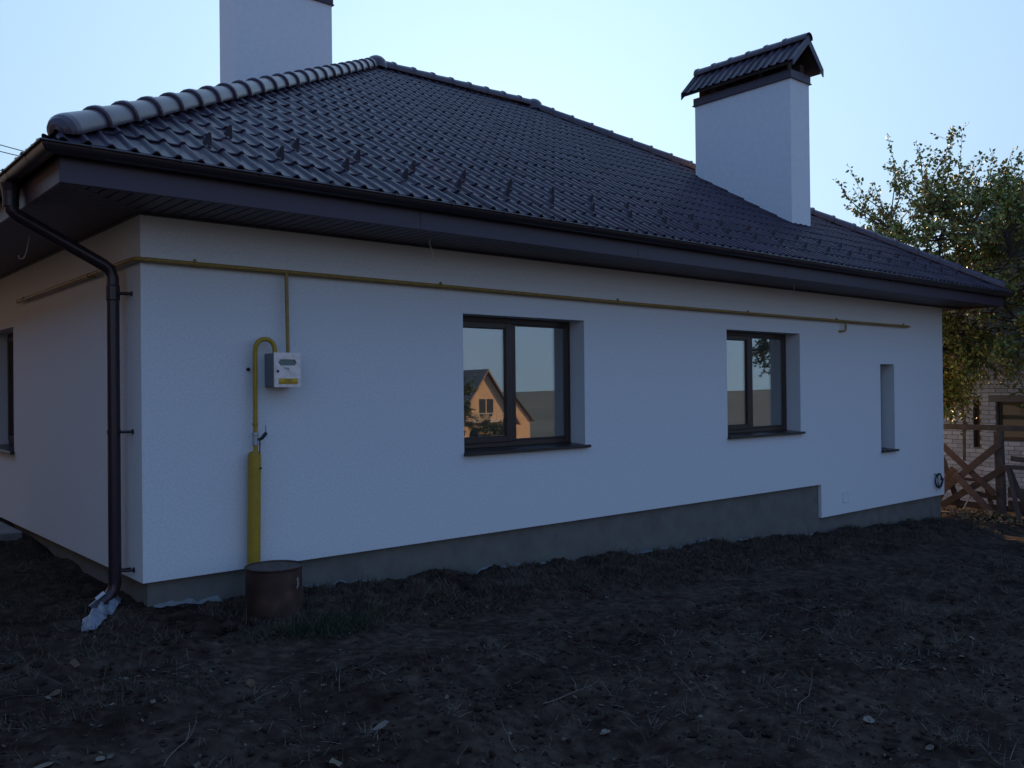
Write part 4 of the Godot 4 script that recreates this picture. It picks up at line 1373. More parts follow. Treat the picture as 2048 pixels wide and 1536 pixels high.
func neighbours() -> void:
	# pale brick house beyond the fence
	var gy := -1.6
	var n := thing("brick_house", "two storey pale brick house standing behind the timber fence", "house", Vector3(18.8, gy, 0))
	n.position = Vector3.ZERO
	brick_wall(n, Vector3(18.8, 0, -0.92), Vector3.BACK, Vector3.LEFT, 6.0, gy, 5.1, [[0.27, 1.5, 0.28, 1.14]], 1.4)
	brick_wall(n, Vector3(19.0, 0, -1.95), Vector3.BACK, Vector3.LEFT, 1.03, gy, 4.4, [[0.73, 0.87, 0.1, 1.18]], 1.03)
	simple_window(n, Vector3(18.95, 0.28, -0.65), Vector3.BACK, Vector3.LEFT, 1.23, 0.86, true)
	simple_window(n, Vector3(19.15, 0.1, -1.22), Vector3.BACK, Vector3.LEFT, 0.14, 1.08, false)
	boxed("lintel", Vector3(18.77, 1.15, -0.80), Vector3(18.81, 1.29, 0.9), 0.005, M.joint, n)
	boxed("side_wall", Vector3(19.32, gy, -1.94), Vector3(26.0, 4.4, -1.70), 0, M.bricks[0], n)
	boxed("side_wall", Vector3(19.12, gy, 4.90), Vector3(26.0, 5.1, 5.07), 0, M.bricks[0], n)
	boxed("rear_wall", Vector3(25.8, gy, -1.69), Vector3(26.02, 5.1, 4.89), 0, M.bricks[1], n)
	var rf := MB.new()
	rf.quad(Vector3(18.3, 5.05, -1.2), Vector3(18.3, 5.05, 5.6), Vector3(22.5, 6.6, 5.6), Vector3(22.5, 6.6, -1.2), Vector3(-0.4, 1, 0))
	rf.quad(Vector3(26.6, 5.05, -1.2), Vector3(26.6, 5.05, 5.6), Vector3(22.5, 6.6, 5.6), Vector3(22.5, 6.6, -1.2), Vector3(0.4, 1, 0))
	rf.quad(Vector3(18.3, 5.04, -1.2), Vector3(18.3, 5.04, 5.6), Vector3(26.6, 5.04, 5.6), Vector3(26.6, 5.04, -1.2), Vector3.DOWN)
	rf.flat(Vector3(18.3, 5.05, -1.2), Vector3(26.6, 5.05, -1.2), Vector3(22.5, 6.6, -1.2), Vector3.FORWARD)
	rf.flat(Vector3(18.3, 5.05, 5.6), Vector3(26.6, 5.05, 5.6), Vector3(22.5, 6.6, 5.6), Vector3.BACK)
	rf.box(Vector3(18.75, 4.4, -2.2), Vector3(26.3, 4.55, -0.93))
	obj("roof", rf, M.grey_wood, n)
	# added unseen house, blocks sky light from the side wall and warms it
	var nb := thing("added_shade_house", "added unseen grey brown brick house that darkens the side wall of the bungalow", "house", Vector3(-5.0, -0.3, -8.0))
	var nm := rough_mat([[0.0, lin(0.115, 0.088, 0.062)], [1.0, lin(0.19, 0.148, 0.105)]], 0.7, 0.95, 0.0, 0.05, 3, 83)
	boxed("wall", Vector3(-8.0, -0.8, -9.0), Vector3(0.0, 6.0, 10.4), 0.0, nm, nb)
	var nr := MB.new()
	for q in [[0.6, 1.0], [-8.6, -1.0]]:
		nr.quad(Vector3(q[0], 5.7, -9.6), Vector3(q[0], 5.7, 11.0), Vector3(-4.0, 9.2, 11.0), Vector3(-4.0, 9.2, -9.6), Vector3(q[1], 1, 0))
		nr.quad(Vector3(q[0], 5.6, -9.6), Vector3(q[0], 5.6, 11.0), Vector3(-4.0, 9.1, 11.0), Vector3(-4.0, 9.1, -9.6), Vector3(-q[1], -1, 0))
	for z in [-9.0, 10.4]:
		nr.flat(Vector3(-8.0, 6.0, z), Vector3(0.0, 6.0, z), Vector3(-4.0, 9.0, z), Vector3(0, 0, z))
	obj("roof", nr, M.grey_wood, nb)
	for z in [-6.5, -2.0, 3.0, 7.0]:
		boxed("window", Vector3(-0.05, 1.3, z), Vector3(0.03, 2.7, z + 1.3), 0.01, M.pvc, nb)
	# timber fence
	var fx := 16.0
	var f := thing("timber_fence", "rough timber fence with crossed braces at the end of the house", "fence", Vector3(fx, -1.1, 0))
	f.position = Vector3.ZERO
	plank("rail", Vector3(fx, 0.70, -2.6), Vector3(fx, 0.68, 2.4), 0.11, 0.05, M.grey_wood, f)
	plank("rail", Vector3(fx + 0.08, -0.31, -2.6), Vector3(fx + 0.08, -0.36, 0.05), 0.06, 0.04, M.grey_wood, f)
	plank("post", Vector3(fx + 0.06, -1.5, 0.48), Vector3(fx + 0.06, 0.62, 0.43), 0.15, 0.12, M.grey_wood, f)
	plank("post", Vector3(fx + 0.06, -1.5, -2.0), Vector3(fx + 0.06, 0.9, -2.0), 0.12, 0.12, M.grey_wood, f)
	plank("post", Vector3(fx + 0.06, -1.5, 2.2), Vector3(fx + 0.06, 0.9, 2.2), 0.12, 0.12, M.grey_wood, f)
	plank("picket", Vector3(fx + 0.06, 0.02, -0.22), Vector3(fx + 0.06, 0.93, -0.21), 0.05, 0.03, M.grey_wood, f)
	plank("brace", Vector3(fx - 0.05, 0.36, -0.66), Vector3(fx - 0.05, -0.60, 0.39), 0.12, 0.028, M.woods[0], f)
	plank("brace", Vector3(fx - 0.09, 0.40, 0.52), Vector3(fx - 0.09, -0.66, -0.66), 0.13, 0.028, M.woods[0], f)
	plank("brace", Vector3(fx - 0.14, -0.24, -0.34), Vector3(fx - 0.14, -1.12, 0.52), 0.13, 0.03, M.woods[2], f)
	plank("brace", Vector3(fx - 0.02, -0.06, 0.60), Vector3(fx - 0.02, -0.92, -0.66), 0.13, 0.028, M.woods[1], f)
	plank("board", Vector3(fx + 0.02, -0.15, -0.40), Vector3(fx + 0.02, -0.80, -0.75), 0.16, 0.028, M.woods[0], f)
	plank("board", Vector3(fx + 0.10, -0.62, -0.10), Vector3(fx + 0.10, -0.70, 0.46), 0.10, 0.028, M.woods[1], f)
	plank("board", Vector3(fx + 0.10, -0.84, -0.55), Vector3(fx + 0.10, -0.88, 0.46), 0.12, 0.028, M.woods[1], f)
	plank("board", Vector3(fx + 0.02, -0.55, 0.60), Vector3(fx + 0.02, -0.58, 1.6), 0.20, 0.028, M.grey_wood, f)
	plank("board", Vector3(fx + 0.02, -0.80, 0.60), Vector3(fx + 0.02, -0.82, 1.6), 0.20, 0.028, M.woods[1], f)
	plank("board", Vector3(fx + 0.14, 0.20, -0.75), Vector3(fx + 0.14, -0.95, -0.35), 0.11, 0.028, M.woods[1], f)
	plank("board", Vector3(fx + 0.16, -0.30, 0.10), Vector3(fx + 0.16, -1.05, 0.30), 0.09, 0.028, M.grey_wood, f)
	plank("board", Vector3(fx + 0.12, 0.10, 0.62), Vector3(fx + 0.12, 0.02, 1.5), 0.10, 0.028, M.grey_wood, f)
	plank("board", Vector3(fx - 0.17, -0.98, -0.70), Vector3(fx - 0.17, -1.02, 0.30), 0.12, 0.028, M.woods[0], f)
	# saw horse behind
	var sx := 15.75
	var s := thing("saw_horse", "dark wooden saw horse standing beside the fence post", "saw horse", Vector3(sx, -1.05, 1.0))
	s.position = Vector3.ZERO
	plank("beam", Vector3(sx, -0.04, 0.66), Vector3(sx, -0.04, 1.7), 0.08, 0.09, M.grey_wood, s)
	for q in [[0.72, -1], [0.72, 1], [1.6, -1], [1.6, 1]]:
		plank("leg", Vector3(sx + 0.03 * q[1], -0.07, q[0]), Vector3(sx + 0.28 * q[1], -1.12, q[0] + (0.3 if q[0] < 1 else -0.2)), 0.07, 0.05, M.grey_wood, s)
	# boards thrown on the ground
	var bspots := [[Vector3(15.5, 0, -0.3), Vector3(15.9, 0, 0.75), "long weathered board lying on the ground below the braces"], [Vector3(15.2, 0, -0.45), Vector3(15.65, 0, 0.4), "split board lying flat near the far house corner"], [Vector3(15.8, 0, 0.72), Vector3(15.95, 0, 1.7), "pale board lying in the sun beside the fence post"]]
	for q in bspots:
		var a: Vector3 = q[0]
		var z: Vector3 = q[1]
		a.y = ground_h(a.x, a.z) + 0.03; z.y = ground_h(z.x, z.z) + 0.035
		var bb := MB.new()
		var d := z - a
		var t := Transform3D(Basis(d.normalized(), d.normalized().cross(Vector3.UP).cross(d.normalized()).normalized(), d.normalized().cross(Vector3.UP).normalized()), (a + z) * 0.5)
		bb.box(Vector3(-d.length() / 2, -0.012, -0.05), Vector3(d.length() / 2, 0.012, 0.05), 0.003, t)
		tag(obj("loose_board", bb, M.woods[2]), q[2], "board")
	var stk := MB.new()
	stk.tube([Vector3(15.85, -1.05, -0.22), Vector3(15.9, -0.60, -0.03)], [0.016, 0.013], 8)
	tag(obj("wooden_stake", stk, mat(0.42, 0.36, 0.28, 0.8)), "thin pale stake leaning below the crossed braces", "stake")
	# house with a steep gable down the hill, which the windows mirror
	var gh := thing("gabled_house", "warm brick house with steep gables down the hill behind the camera", "house", Vector3(63.7, -5.7, 73.6))
	gh.rotation.y = 0.20; gh.scale = Vector3.ONE * 1.12
	var bm := rough_mat([[0.0, lin(0.46, 0.31, 0.19)], [1.0, lin(0.62, 0.43, 0.27)]], 0.4, 0.9, 0.0, 0.05, 2, 91)
	var b := MB.new()
	var w := 3.4
	b.quad(Vector3(-w, -0.8, 0), Vector3(w, -0.8, 0), Vector3(w, 3.4, 0), Vector3(-w, 3.4, 0), Vector3.FORWARD)
	b.flat(Vector3(-w, 3.4, 0), Vector3(w, 3.4, 0), Vector3(0, 8.3, 0), Vector3.FORWARD)
	b.box(Vector3(-w, -0.8, 0.01), Vector3(w, 3.4, 9))
	b.box(Vector3(3.41, -0.8, 2.2), Vector3(6.6, 3.2, 7))
	b.flat(Vector3(2.6, 3.2, 2.2), Vector3(6.6, 3.2, 2.2), Vector3(4.2, 6.0, 2.2), Vector3.FORWARD)
	obj("wall", b, bm, gh)
	b = MB.new()
	for s2 in [-1.0, 1.0]:
		b.quad(Vector3(s2 * (w + 0.5), 2.7, -0.6), Vector3(0, 8.65, -0.6), Vector3(0, 8.65, 9.5), Vector3(s2 * (w + 0.5), 2.7, 9.5), Vector3(s2, 0.6, 0))
		b.quad(Vector3(s2 * (w + 0.5), 2.5, -0.6), Vector3(0, 8.4, -0.6), Vector3(0, 8.65, -0.6), Vector3(s2 * (w + 0.5), 2.75, -0.6), Vector3.FORWARD)
	b.quad(Vector3(4.2, 6.2, 1.8), Vector3(7.0, 2.9, 1.8), Vector3(7.0, 2.9, 7.3), Vector3(4.2, 6.2, 7.3), Vector3(1, 0.8, 0))
	b.quad(Vector3(4.2, 6.2, 1.8), Vector3(2.2, 4.0, 1.8), Vector3(2.2, 4.0, 7.3), Vector3(4.2, 6.2, 7.3), Vector3(-1, 0.8, 0))
	obj("roof", b, rough_mat([[0.0, lin(0.15, 0.10, 0.075)], [0.5, lin(0.26, 0.18, 0.13)], [1.0, lin(0.36, 0.26, 0.19)]], 0.5, 0.85, 0.0, 0.05, 3, 92, 0.03), gh)
	for q in [[-0.8, 3.7, 0.7, 1.8], [0.1, 3.7, 0.7, 1.8], [-1.9, 0.9, 1.0, 1.3], [0.9, 0.9, 1.0, 1.3]]:
		b = MB.new(); b.box(Vector3(q[0], q[1], -0.06), Vector3(q[0] + q[2], q[1] + q[3], 0.02), 0.01)
		obj("window", b, mat(0.04, 0.045, 0.05, 0.1), gh)
	b = MB.new(); b.box(Vector3(-2.2, 3.1, -1.4), Vector3(2.2, 3.25, 0.0), 0.01)
	for k in 9: b.box(Vector3(-2.1 + k * 0.52, 3.25, -1.38), Vector3(-2.03 + k * 0.52, 4.0, -1.32))
	b.box(Vector3(-2.2, 4.0, -1.4), Vector3(2.2, 4.07, -1.3))
	obj("balcony", b, mat(0.5, 0.45, 0.38, 0.8), gh)

# ---------------------------------------------------------------- litter, clods, dead grass
func leaf_mb(n_seg: int, curl: float) -> MB:
	var b := MB.new()
	var prev_l := Vector3(-0.5, 0, 0)
	var prev_r := prev_l
	var prev_m := prev_l
	for i in range(1, n_seg + 1):
		var f := float(i) / n_seg
		var w := 0.30 * sin(PI * pow(f, 0.8)) 
		var y := curl * (f - 0.5) * (f - 0.5)
		var m := Vector3(f - 0.5, y, 0)
		var l := Vector3(f - 0.5, y + curl * 0.35 * w, -w)
		var r := Vector3(f - 0.5, y + curl * 0.35 * w, w)
		b.quad(prev_m, prev_l, l, m, Vector3.UP)
		b.quad(prev_m, m, r, prev_r, Vector3.UP)
		prev_l = l; prev_r = r; prev_m = m
	return b

func multi(called: String, mesh: Mesh, m: Material, xf: Array, cols: Array, parent: Node = null) -> MultiMeshInstance3D:
	var mm := MultiMesh.new()
	mm.transform_format = MultiMesh.TRANSFORM_3D
	mm.use_colors = true
	mm.mesh = mesh
	mm.instance_count = xf.size()
	for i in xf.size():
		mm.set_instance_transform(i, xf[i]); mm.set_instance_color(i, cols[i])
	var o := MultiMeshInstance3D.new()
	o.multimesh = mm
	o.material_override = m
	if parent == null:
		o.name = numbered(called); add_child(o)
	else:
		o.name = called; parent.add_child(o, true)
	o.set_meta("kind", "stuff")
	return o

func ground_frame(x: float, z: float) -> Basis:
	var e := 0.03
	var n := Vector3(ground_h(x - e, z) - ground_h(x + e, z), 2 * e, ground_h(x, z - e) - ground_h(x, z + e)).normalized()
	var t := n.cross(Vector3(0, 0, 1)).normalized()
	return Basis(t, n, t.cross(n))

func litter() -> void:
	rng.seed = 21
	# soil clods
	var xf := []
	var cols := []
	var cl := MB.new()
	var ico := [Vector3(0, 1, 0), Vector3(0.9, 0.35, 0), Vector3(0.25, 0.45, 0.85), Vector3(-0.75, 0.35, 0.5), Vector3(-0.7, 0.4, -0.55), Vector3(0.3, 0.3, -0.9), Vector3(0.6, -0.5, 0.6), Vector3(-0.3, -0.6, 0.7), Vector3(-0.9, -0.5, -0.05), Vector3(-0.2, -0.5, -0.8), Vector3(0.7, -0.5, -0.4), Vector3(0, -0.8, 0)]
	var faces := [[0, 1, 2], [0, 2, 3], [0, 3, 4], [0, 4, 5], [0, 5, 1], [1, 6, 2], [2, 6, 7], [2, 7, 3], [3, 7, 8], [3, 8, 4], [4, 8, 9], [4, 9, 5], [5, 9, 10], [5, 10, 1], [1, 10, 6], [11, 6, 7], [11, 7, 8], [11, 8, 9], [11, 9, 10], [11, 10, 6]]
	for f in faces: cl.flat(ico[f[0]], ico[f[1]], ico[f[2]], ico[f[0]] + ico[f[1]] + ico[f[2]])
	for k in 16000:
		var x := rng.randf_range(-3.2, 14.0)
		var z := rng.randf_range(0.15, 6.4)
		if k % 2 == 0:
			x = rng.randf_range(-2.6, 6.0); z = rng.randf_range(1.0, 6.2)
		if z > 1.4 and z < 2.1 and x > 0 and rng.randf() < 0.85: continue
		var s := 0.004 + 0.016 * pow(rng.randf(), 3.0)
		if rng.randf() < 0.05: s = rng.randf_range(0.018, 0.04)
		var y := ground_h(x, z)
		xf.append(Transform3D(Basis.from_euler(Vector3(rng.randf() * 0.6, rng.randf() * TAU, rng.randf() * 0.6)).scaled(Vector3(s * rng.randf_range(0.8, 1.5), s * rng.randf_range(0.5, 0.9), s)), Vector3(x, y + s * 0.15, z)))
		var q := rng.randf_range(0.75, 1.25)
		cols.append(Color(q, q, q))
	M.clod.vertex_color_use_as_albedo = true
	tag(multi("soil_clods", cl.mesh(), M.clod, xf, cols), "small crumbled clods of dark garden soil", "soil")
	# dead stalks and straw
	xf = []; cols = []
	var st := MB.new()
	st.tube([Vector3(0, 0, 0), Vector3(0.5, 0.03, 0.012), Vector3(1, 0.0, 0.0)], [0.010, 0.009, 0.005], 4)
	for k in 9500:
		var x := rng.randf_range(-3.2, 14.0)
		var z := rng.randf_range(0.05, 6.4)
		if k % 2 == 0:
			x = rng.randf_range(-2.6, 7.0); z = rng.randf_range(0.4, 6.2)
		if z > 1.4 and z < 2.1 and x > 0 and rng.randf() < 0.8: continue
		if noise2.get_noise_2d(x * 1.1 + 60.0, z * 1.7) < rng.randf_range(-0.35, 0.4): continue
		var ln := rng.randf_range(0.03, 0.13)
		if rng.randf() < 0.05: ln = rng.randf_range(0.15, 0.32)
		var th := rng.randf_range(0.05, 0.17)
		var bs := ground_frame(x, z) * Basis.from_euler(Vector3(0, rng.randf() * TAU, rng.randf_range(-0.08, 0.35)))
		xf.append(Transform3D(bs * Basis.from_scale(Vector3(ln, th, th)), Vector3(x, ground_h(x, z) + 0.004, z)))
		var q := 0.03 + 0.22 * pow(rng.randf(), 1.7)
		cols.append(Color(q * 1.05, q * 0.92, q * 0.75))
	tag(multi("dry_straw", st.mesh(), M.straw, xf, cols), "scattered dry straw and dead stalks on the soil", "straw")
	# crumbs of dead leaf
	xf = []; cols = []
	var lm := leaf_mb(5, 0.7).mesh()
	for k in 5000:
		var x := rng.randf_range(-3.2, 14.0)
		var z := rng.randf_range(0.05, 6.4)
		if k % 2 == 0:
			x = rng.randf_range(-2.6, 6.0); z = rng.randf_range(0.8, 6.2)
		if z > 1.4 and z < 2.1 and x > 0 and rng.randf() < 0.7: continue
		if noise2.get_noise_2d(x * 1.1 + 60.0, z * 1.7) < rng.randf_range(-0.45, 0.35): continue
		var s := rng.randf_range(0.012, 0.035)
		if rng.randf() < 0.06: s = rng.randf_range(0.035, 0.055)
		var bs := ground_frame(x, z) * Basis.from_euler(Vector3(rng.randf_range(-0.5, 0.5), rng.randf() * TAU, rng.randf_range(-0.4, 0.4)))
		xf.append(Transform3D(bs.scaled(Vector3.ONE * s), Vector3(x, ground_h(x, z) + 0.006 + s * 0.12, z)))
		var q := 0.02 + 0.13 * pow(rng.randf(), 2.0)
		cols.append(Color(q * 1.1, q * 0.88, q * 0.66))
	tag(multi("leaf_crumbs", lm, M.straw, xf, cols), "small crumbs of dead brown leaves on the soil", "leaf litter")
	# dead and green grass on the bank along the wall, and by the drum
	xf = []; cols = []
	var gb := MB.new()
	gb.quad(Vector3(-0.05, 0, 0), Vector3(0.05, 0, 0), Vector3(0.045, 0.5, 0.05), Vector3(-0.035, 0.5, 0.05), Vector3(0, 0, 1))
	gb.flat(Vector3(-0.035, 0.5, 0.05), Vector3(0.045, 0.5, 0.05), Vector3(0.02, 1.0, 0.25), Vector3(0, 0.3, 1))
	for k in 95000:
		var x := rng.randf_range(0.3, 14.5)
		var z := rng.randf_range(0.02, 1.35)
		var green := 0.12
		if k % 20 == 0:
			x = 0.95 + rng.randfn(0, 0.25); z = 1.2 + rng.randfn(0, 0.07); green = 0.7
		elif k % 7 == 0:
			x = rng.randf_range(-2.6, 0.0); z = rng.randf_range(-3.6, 2.2); green = 0.25
		elif k % 5 == 0:
			x = rng.randf_range(-2.0, 13.0); z = rng.randf_range(2.0, 6.0); green = 0.05
		var clump := noise2.get_noise_2d(x * 1.6 + 5.0, z * 2.4)
		if green < 0.6 and clump < rng.randf_range(-0.35, 0.45): continue
		if x > -0.05 and z < 0.0: continue
		var ht := rng.randf_range(0.03, 0.085)
		if rng.randf() < 0.03: ht = rng.randf_range(0.1, 0.19)
		var bs := Basis.from_euler(Vector3(rng.randf_range(-0.9, 0.9), rng.randf() * TAU, rng.randf_range(-0.9, 0.9)))
		xf.append(Transform3D(bs * Basis.from_scale(Vector3(0.055, ht, 0.06)), Vector3(x, ground_h(x, z) - 0.004, z)))
		var q := rng.randf_range(0.6, 1.25)
		if rng.randf() < green: cols.append(Color(0.020 * q, 0.038 * q, 0.016 * q))
		else: cols.append(Color(0.095 * q, 0.066 * q, 0.046 * q))
	for c in 150:
		var cx := rng.randf_range(-2.4, 9.0)
		var cz := rng.randf_range(2.0, 6.2) if c % 3 else rng.randf_range(0.1, 1.3)
		if cx < -0.1 and c % 2: cz = rng.randf_range(-2.5, 2.0)
		elif cz < 1.4 and cx < 1.4: continue
		var big_q := rng.randf_range(0.5, 1.5)
		for i in int(rng.randf_range(8, 34)):
			var x := cx + rng.randfn(0, 0.05) * big_q
			var z := cz + rng.randfn(0, 0.05) * big_q
			var ht := rng.randf_range(0.04, 0.12) * (0.6 + 0.6 * big_q)
			var bs := Basis.from_euler(Vector3(rng.randf_range(-1.2, 1.2), rng.randf() * TAU, rng.randf_range(-1.2, 1.2)))
			xf.append(Transform3D(bs * Basis.from_scale(Vector3(0.045, ht, 0.07)), Vector3(x, ground_h(x, z) - 0.004, z)))
			var q := rng.randf_range(0.5, 1.5)
			cols.append(Color(0.125 * q, 0.095 * q, 0.07 * q) if rng.randf() < 0.85 else Color(0.03 * q, 0.045 * q, 0.02 * q))
	tag(multi("grass", gb.mesh(), M.blade, xf, cols), "withered grass and green tufts on the bank along the plinth", "grass")
	# larger fallen leaves, each its own
	var big := leaf_mb(7, 0.55).mesh()
	var flat_leaf := leaf_mb(7, 0.25).mesh()
	var lms := []
	for q in [[0.17, 0.13, 0.085], [0.11, 0.075, 0.05], [0.18, 0.15, 0.12], [0.13, 0.075, 0.035]]:
		lms.append(rough_mat([[0.0, lin(q[0] * 0.7, q[1] * 0.7, q[2] * 0.7)], [1.0, lin(q[0], q[1], q[2])]], 6.0, 0.8, 0.1, 0.05, 3, 95 + lms.size()))
	var leaf_names := ["fallen pale tan leaf lying on the dark soil", "fallen brown leaf lying on the dark soil", "fallen greyish dry leaf lying on the dark soil", "fallen dark orange leaf lying on the dark soil"]
	var leaf_groups := ["pale tan fallen leaves", "brown fallen leaves", "greyish fallen leaves", "dark orange fallen leaves"]
	var spots := [[-1.38, 2.79, 0.13, 0], [-0.28, 3.58, 0.12, 0], [0.19, 3.24, 0.12, 2], [-0.04, 2.1, 0.09, 3], [1.31, 3.07, 0.11, 0], [1.2, 3.96, 0.08, 2], [4.35, 3.3, 0.10, 0], [2.61, 4.76, 0.11, 2], [-0.83, 1.21, 0.11, 3], [-1.05, 1.65, 0.10, 3]]
	for k in 30:
		spots.append([rng.randf_range(-2.0, 8.0), rng.randf_range(0.9, 6.0), rng.randf_range(0.035, 0.07), [0, 1, 1, 3, 3, 2][rng.randi() % 6]])
	for q in spots:
		var x: float = q[0]
		var z: float = q[1]
		var bs := ground_frame(x, z) * Basis.from_euler(Vector3(rng.randf_range(-0.3, 0.3), rng.randf() * TAU, rng.randf_range(-0.25, 0.25)))
		var k: int = q[3]
		var o := put("fallen_leaf", big if rng.randf() < 0.6 else flat_leaf, lms[k], null, Transform3D(bs.scaled(Vector3(q[2], q[2], q[2] * rng.randf_range(0.8, 1.2))), Vector3(x, ground_h(x, z) + 0.012, z)))
		tag(o, leaf_names[k], "leaf", leaf_groups[k])
	# twigs
	var tw := [[Vector3(4.12, 0, 3.75), Vector3(4.4, 0, 3.3)], [Vector3(1.15, 0, 3.5), Vector3(1.75, 0, 3.4)], [Vector3(0.3, 0, 2.6), Vector3(0.45, 0, 2.35)], [Vector3(2.6, 0, 4.3), Vector3(2.95, 0, 4.2)], [Vector3(-0.9, 0, 3.0), Vector3(-0.65, 0, 2.8)], [Vector3(0.6, 0, 3.9), Vector3(0.72, 0, 3.65)]]
	for q in tw:
		var pts := []
		for i in 6:
			var f := i / 5.0
			var p: Vector3 = (q[0] as Vector3).lerp(q[1], f)
			p += Vector3(rng.randf_range(-0.012, 0.012), 0, rng.randf_range(-0.012, 0.012))
			p.y = ground_h(p.x, p.z) + 0.012 + 0.05 * f * f
			pts.append(p)
		var b := MB.new()
		b.tube(pts, [0.004, 0.0038, 0.0034, 0.003, 0.0022, 0.0015], 6)
		var mid: Vector3 = pts[3]
		if rng.randf() < 0.4: b.tube([mid, mid + Vector3(0.04, 0.03, -0.05), mid + Vector3(0.06, 0.05, -0.11)], [0.0035, 0.003, 0.0015], 5)
		tag(obj("twig", b, mat(0.12, 0.095, 0.075, 0.85)), "thin dry twig lying on the soil", "twig", "twigs on the soil")
	# a few stones by the corner
	for q in [[0.32, 0.92, 0.085], [0.06, 0.78, 0.05], [0.55, 0.88, 0.06], [-0.15, 0.95, 0.04]]:
		var sm := MB.new()
		for f in faces:
			var p := []
			for i in 3: p.append(ico[f[i]] * (1.0 + 0.25 * noise.get_noise_3dv(ico[f[i]] * 2.0 + Vector3(q[0] * 30.0, 0, 0))))
			sm.flat(p[0], p[1], p[2], p[0] + p[1] + p[2])
		var o := put("stone", sm.mesh(), M.clod, null, Transform3D(Basis(Vector3.UP, q[0] * 9.0).scaled(Vector3(q[2], q[2] * 0.6, q[2] * 0.8)), Vector3(q[0], ground_h(q[0], q[1]) + q[2] * 0.25, q[1])))
		tag(o, "lump of stone half sunk in soil near the house corner", "stone", "stones near the house corner")
	# sunlit dry leaves heaped by the fence
	xf = []; cols = []
	for k in 1500:
		var x := 15.65 + rng.randfn(0, 0.30)
		var z := 0.10 + rng.randfn(0, 0.45)
		if x < 14.9 and z < 0.2: continue
		var s := rng.randf_range(0.04, 0.08)
		var bs := Basis.from_euler(Vector3(rng.randf_range(-0.9, 0.9), rng.randf() * TAU, rng.randf_range(-0.9, 0.9)))
		var hgt := 0.12 * exp(-pow((x - 15.75) / 0.35, 2.0) - pow((z - 0.1) / 0.5, 2.0)) * rng.randf()
		xf.append(Transform3D(bs.scaled(Vector3.ONE * s), Vector3(x, ground_h(x, z) + 0.02 + hgt, z)))
		var q := rng.randf_range(0.10, 0.34)
		cols.append(Color(q * 1.25, q * 0.75, q * 0.42) if rng.randf() < 0.8 else Color(q * 0.7, q * 0.75, q * 0.2))
	tag(multi("leaf_heap", lm, M.blade, xf, cols), "heap of dry orange leaves lying below the timber fence", "leaf litter")

